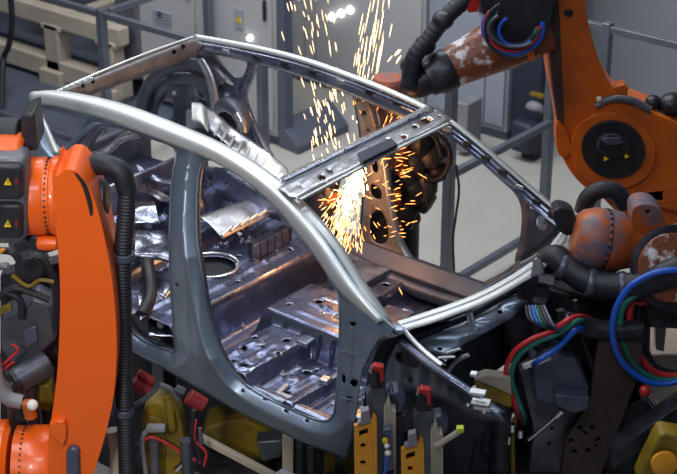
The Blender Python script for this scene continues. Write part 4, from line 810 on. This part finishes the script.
# beige beam and plate right under front end
t = thing('jig_crossbar', 'pale beige bar with an olive edge behind the front rail tip', 'bar', V(490, 385, 6.7))
b = NB(); vprism(b, [(474, 380), (486, 375), (511, 378), (512, 396), (494, 388)], 6.72, .06); obj('bar', b, 'beige', t, bevel=.006)
b = NB(); vprism(b, [(474, 382), (512, 398), (512, 408), (480, 398)], 6.70, .05); obj('olive_edge', b, 'yellow', t, bevel=.006)
q = V(502, 396, 6.78); b = NB(); cyl(b, (q.x, q.y, FLOOR), q, .05); obj('post', b, 'blackmetal', t)
# hoses bottom middle right
t = thing('hose_bundle', 'black looping hoses with brass fittings at the bottom, left of the gun', 'hoses', V(495, 440, 6.8))
for P, m, rr in (([(505, 410), (488, 425), (482, 450), (494, 466), (505, 460)], 'rubber', .012), ([(508, 416), (500, 440), (504, 480)], 'bluegrey', .02), ([(515, 418), (512, 440), (514, 490)], 'yellow', .012), ([(498, 430), (478, 440), (470, 470)], 'rubber', .010), ([(502, 400), (510, 412)], 'greymetal', .03)):
    b = NB(); tube(b, [V(x, y, 6.8) for x, y in P], rr, 10, 4); obj('hose', b, m, t)
b = NB(); 
for x, y in ((512, 424), (508, 436), (520, 430)): cyl(b, V(x, y, 6.76), V(x, y + 7, 6.76), .014)
obj('fitting', b, 'chrome', t)
b = NB(); q = V(504, 470, 6.85); box(b, (q.x, q.y, (q.z + FLOOR) / 2), (.1, .1, q.z - FLOOR), AZ); obj('manifold', b, 'blackmetal', t)
# base machinery filling the dark bottom
t = thing('turntable_base', 'dark machine bed running along the bottom below the clamps', 'machine bed', (1.6, -.9, FLOOR))
b = NB(); box(b, (1.1, -.4, FLOOR + .25), (.9, 1.6, .4), 0); obj('bed', b, 'blackmetal', t, bevel=.02)
for k in range(5):
    b = NB(); box(b, (.75 + .17 * k, -1.0, FLOOR + .56), (.12, .2, .22), .2 * k); obj('bed_block', b, ('greymetal', 'blackmetal', 'yellow', 'bluegrey', 'blackmetal')[k], t, bevel=.01)
# clutter at left
t = thing('valve_terminal', 'grey boxy valve terminal with black plugs left of the upright robot arm', 'valve terminal', V(30, 330, 7.0))
b = NB(); vprism(b, [(1, 318), (34, 298), (50, 306), (56, 340), (38, 356), (12, 366), (2, 350)], 6.95, .16); obj('housing', b, 'darksteel', t, bevel=.012)
b = NB(); vprism(b, [(22, 330), (36, 326), (38, 342), (26, 348)], 6.93, .03); obj('raised_cover', b, 'bluegrey', t, bevel=.006)
b = NB(); vprism(b, [(4, 316), (30, 300), (32, 304), (8, 320)], 6.92, .04); obj('top_strip', b, 'bluegrey', t, bevel=.004)
b = NB(); vprism(b, [(14, 264), (34, 256), (46, 266), (44, 276), (28, 284), (14, 274)], 6.9, .12); obj('connector', b, 'blackmetal', t, bevel=.01)
b = NB(); tube(b, [V(12, 275, 6.88), V(28, 286, 6.88), V(40, 280, 6.88), V(54, 282, 6.88)], .010, 8); obj('olive_cable', b, 'yellow', t)
b = NB(); vprism(b, [(-5, 312), (10, 306), (12, 310), (-5, 318)], 6.85, .04); obj('yellow_clip', b, 'yellow', t, bevel=.003)
for P in ([(-6, 300), (14, 288), (30, 292), (50, 300)], [(-6, 250), (12, 252), (20, 262)], [(30, 256), (44, 260), (56, 290), (56, 330)], [(4, 290), (20, 300), (22, 318)]):
    b = NB(); tube(b, [V(x, y, 6.92) for x, y in P], .018, 8); obj('hose', b, 'rubber', t)
b = NB(); tube(b, [V(-6, 268, 6.85), V(6, 266, 6.85), V(10, 272, 6.85)], .018, 8); obj('grey_hose', b, 'greymetal', t)
b = NB(); tube(b, [V(-4, 255, 6.83), V(4, 249, 6.83)], .01, 8); obj('orange_plug', b, 'amber', t)
b = NB(); vprism(b, [(0, 275), (60, 262), (64, 440), (0, 440)], 7.15, .1); obj('backing_frame', b, 'blackmetal', t, bevel=.01)
q = V(30, 420, 7.2); b = NB(); cyl(b, (q.x, q.y, FLOOR), q, .08); obj('stand', b, 'blackmetal', t)
t = thing('servo_motor', 'dark round servo motor with red wires, left and below the valve terminal', 'motor', V(20, 380, 6.85))
b = NB(); cyl(b, V(14, 382, 6.85), V(48, 362, 6.95), .065); obj('body', b, 'darksteel', t, bevel=.008)
b = NB(); rev(b, V(17, 381, 6.84), V(14, 382, 6.85) - V(48, 362, 6.95), [(0, .068), (.02, .068), (.03, .05), (.045, .045)], 24); obj('end_cap', b, 'blackmetal', t)
for P in ([(-4, 372), (10, 358), (18, 350), (12, 344)], [(-4, 378), (8, 366), (14, 362)]):
    b = NB(); tube(b, [V(x, y, 6.78) for x, y in P], .006, 8); obj('red_wire', b, 'redc', t)
q = V(30, 385, 6.9); b = NB(); cyl(b, (q.x, q.y, FLOOR), q, .03); obj('stand', b, 'blackmetal', t)
b = NB(); tube(b, [V(-8, 352, 6.72), V(-2, 385, 6.72), V(8, 398, 6.72), V(22, 402, 6.72)], .035, 12); t = thing('plastic_duct', 'pale bent plastic duct at the left edge above the lower robot joint', 'duct', V(5, 420, 6.75)); obj('duct', b, 'cast', t)
q = V(10, 400, 6.76); b = NB(); cyl(b, (q.x, q.y, FLOOR), q, .015); obj('holder', b, 'blackmetal', t)
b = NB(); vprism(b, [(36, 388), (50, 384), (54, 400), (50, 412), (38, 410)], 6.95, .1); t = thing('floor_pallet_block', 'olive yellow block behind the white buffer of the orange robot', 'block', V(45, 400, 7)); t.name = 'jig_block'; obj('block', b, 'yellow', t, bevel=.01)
q = V(45, 405, 7.02); b = NB(); cyl(b, (q.x, q.y, FLOOR), q, .03); obj('post', b, 'blackmetal', t)

# ------------------------------------------------------------------ SPARKS
def streaks(name, specs, m, label):
    b = NB()
    for a, c, r_ in specs:
        d = (c - a); L = d.length
        if L < 1e-4: continue
        rev(b, a, d, [(0, r_ * .3), (L * .3, r_), (L * .75, r_), (L, r_ * .2)], 5)
    o = obj(name, b, m, smooth=False); tag(o, label, 'sparks', 'weld sparks', 'stuff'); return o
OX, OY = 352, 196
sp = []; hot = []; emb = []
def add(lst, x, y, L, d, r_, jit=.1, dirv=None):
    dx, dy = (x - OX, y - OY) if dirv is None else dirv
    n = math.hypot(dx, dy) or 1; dx /= n; dy /= n; dx += random.gauss(0, jit); dy += random.gauss(0, jit)
    lst.append((V(x, y, d), V(x + dx * L, y + dy * L, d + random.uniform(-.04, .04)), r_))
G = random.gauss
for _ in range(46): # right column
    x = 372 + G(0, 7); y = random.uniform(-12, 82); x += (40 - y) * .10; add(sp, x, y, random.uniform(12, 32), 8.9 + G(0, .2), random.uniform(.0016, .003), .03, (.16, -1))
for _ in range(26):
    y = random.uniform(-8, 120); x = 322 + (y - 60) * .1 + G(0, 10); add(sp, x, y, random.uniform(8, 18), 8.9 + G(0, .2), random.uniform(.0016, .003), .05, (-.18, -1))
for _ in range(14): add(sp, random.uniform(283, 330), random.uniform(-5, 60), random.uniform(5, 11), 8.9 + G(0, .2), .002, .05, (-.25, -1))
for _ in range(70):
    add(sp, 328 + G(0, 13), random.uniform(78, 168), random.uniform(5, 12), 8.7 + G(0, .15), random.uniform(.0015, .0028), .08, (-.2, -1))
for _ in range(18): add(sp, 360 + G(0, 10), random.uniform(80, 125), random.uniform(3, 9), 8.7, .0032, .15)
for _ in range(6): add(sp, random.uniform(385, 400), random.uniform(48, 66), random.uniform(5, 9), 8.6, .003, .05, (.7, -.9))
for _ in range(320):   # cone falling from the weld point
    t = random.random() ** .9; a = math.radians(max(88, G(108, 10))); q = 76 * t + 2; x = 358 + q * math.cos(a) + G(0, 1.5); y = 168 + q * math.sin(a)
    lst = hot if (t < .5 and random.random() < .8) else (sp if random.random() < .5 else emb)
    add(lst, x, y, random.uniform(4, 12) * (.6 + .4 * t), 8.1 + G(0, .07), random.uniform(.0010, .0026), .12, (math.cos(a), math.sin(a)))
for _ in range(70):
    a = random.uniform(0, 2 * math.pi); q = abs(G(0, 26)) + 4; add(sp if q < 20 else emb, 348 + q * math.cos(a) * .7, 196 + q * math.sin(a), random.uniform(3, 8), 8.1 + G(0, .08), random.uniform(.0010, .002), .2)
for _ in range(40): add(hot, 358 + G(0, 4), random.uniform(165, 200), random.uniform(6, 14), 8.1 + G(0, .05), random.uniform(.0018, .0036), .12, (-.2, -1))
for _ in range(55): add(emb, 396 + G(0, 9), random.uniform(150, 240), random.uniform(3, 9), 8.3 + G(0, .08), random.uniform(.0010, .0018), .25, (1, -.15))
for _ in range(60): add(emb, 344 + G(0, 14), random.uniform(222, 250), random.uniform(2, 6), 8.1 + G(0, .08), random.uniform(.001, .002), .3)
for _ in range(40): add(emb, 383 + G(0, 14), random.uniform(95, 135), random.uniform(3, 8), 8.4 + G(0, .06), random.uniform(.001, .002), .3, (.4, -1))
streaks('spark_shower', sp, 'spark', 'pale gold weld sparks flying up past the roof rail and door pillar')
streaks('spark_core', hot, 'hot', 'white-hot burst of sparks at the weld point on the far pillar')
streaks('ember_shower', emb, 'ember', 'orange embers scattering around the weld point and far pillar')

# ------------------------------------------------------------------ LIGHTS
def area(name, loc, tgt, size, size_y, power, col):
    l = bpy.data.lights.new(name, 'AREA'); l.shape = 'RECTANGLE'; l.size = size; l.size_y = size_y; l.energy = power; l.color = col
    o = bpy.data.objects.new(name, l); COL.objects.link(o); o.location = loc; o.rotation_euler = (V3(tgt) - V3(loc)).to_track_quat('-Z', 'Y').to_euler(); return o
area('hall_light_rear', (-2.2, 1.9, 5.0), (-2.6, 4.6, -.3), 5.5, 1.2, 215, (.95, .97, 1.))
area('hall_light_left', (-5.5, 1.0, 5), (-4, 2.6, 0), 3, 1.2, 60, (1., .95, .88))
for k, x in enumerate((-2.2, -.9, .4)):
    area('highlight_strip', (x, 1.4, 4.6), (x + .3, 0, .5), .35, 3.0, 22, (.88, .94, 1.))  # added strips, placed for streaky highlights on the bare metal
area('rail_fill_light', (-1.0, -2.2, 5.0), (.1, -.5, .6), 4.6, .9, 115, (.90, .95, 1.))  # added light, placed to reflect in the near rail and door edge
area('front_fill_light', (3.2, -3.5, 5.4), (.3, -.7, .4), 1.8, .9, 70, (.88, .93, 1.))  # added front fill, also reflected in the door opening's edge
l = bpy.data.lights.new('robot_fill_spot', 'SPOT'); l.energy = 480; l.spot_size = math.radians(27); l.spot_blend = .5; l.shadow_soft_size = .25; l.color = (1., .96, .9)  # added spot with no real source, brightens only the left robot
o = bpy.data.objects.new('robot_fill_spot', l); COL.objects.link(o); o.location = (2.6, -5.2, 3.4); o.rotation_euler = (V3((-.12, -1.55, .85)) - o.location).to_track_quat('-Z', 'Y').to_euler()
l = bpy.data.lights.new('weld_light', 'POINT'); l.energy = 5.2; l.color = (1., .36, .10); l.shadow_soft_size = .04
o = bpy.data.objects.new('weld_light', l); COL.objects.link(o); o.location = V(354, 196, 8.2)
w = bpy.data.worlds.new('hall_ambient'); SC.world = w; w.use_nodes = True
w.node_tree.nodes['Background'].inputs[0].default_value = (.50, .58, .78, 1); w.node_tree.nodes['Background'].inputs[1].default_value = .10
# ------------------------------------------------------------------ CAMERA
cd = bpy.data.cameras.new('camera'); cam = bpy.data.objects.new('camera', cd); COL.objects.link(cam)
cam.matrix_world = Matrix((( R.x, U.x, -F.x, CAM.x), (R.y, U.y, -F.y, CAM.y), (R.z, U.z, -F.z, CAM.z), (0, 0, 0, 1)))
cd.sensor_width = 36; cd.lens = FPX / 677 * 36; cd.clip_end = 100
cd.dof.use_dof = True; cd.dof.focus_distance = 8.2; cd.dof.aperture_fstop = 3.2
SC.camera = cam
SC.view_settings.view_transform = 'Standard'; SC.view_settings.look = 'None'; SC.view_settings.gamma = 1; SC.view_settings.exposure = 0
SC.view_settings.use_curve_mapping = False
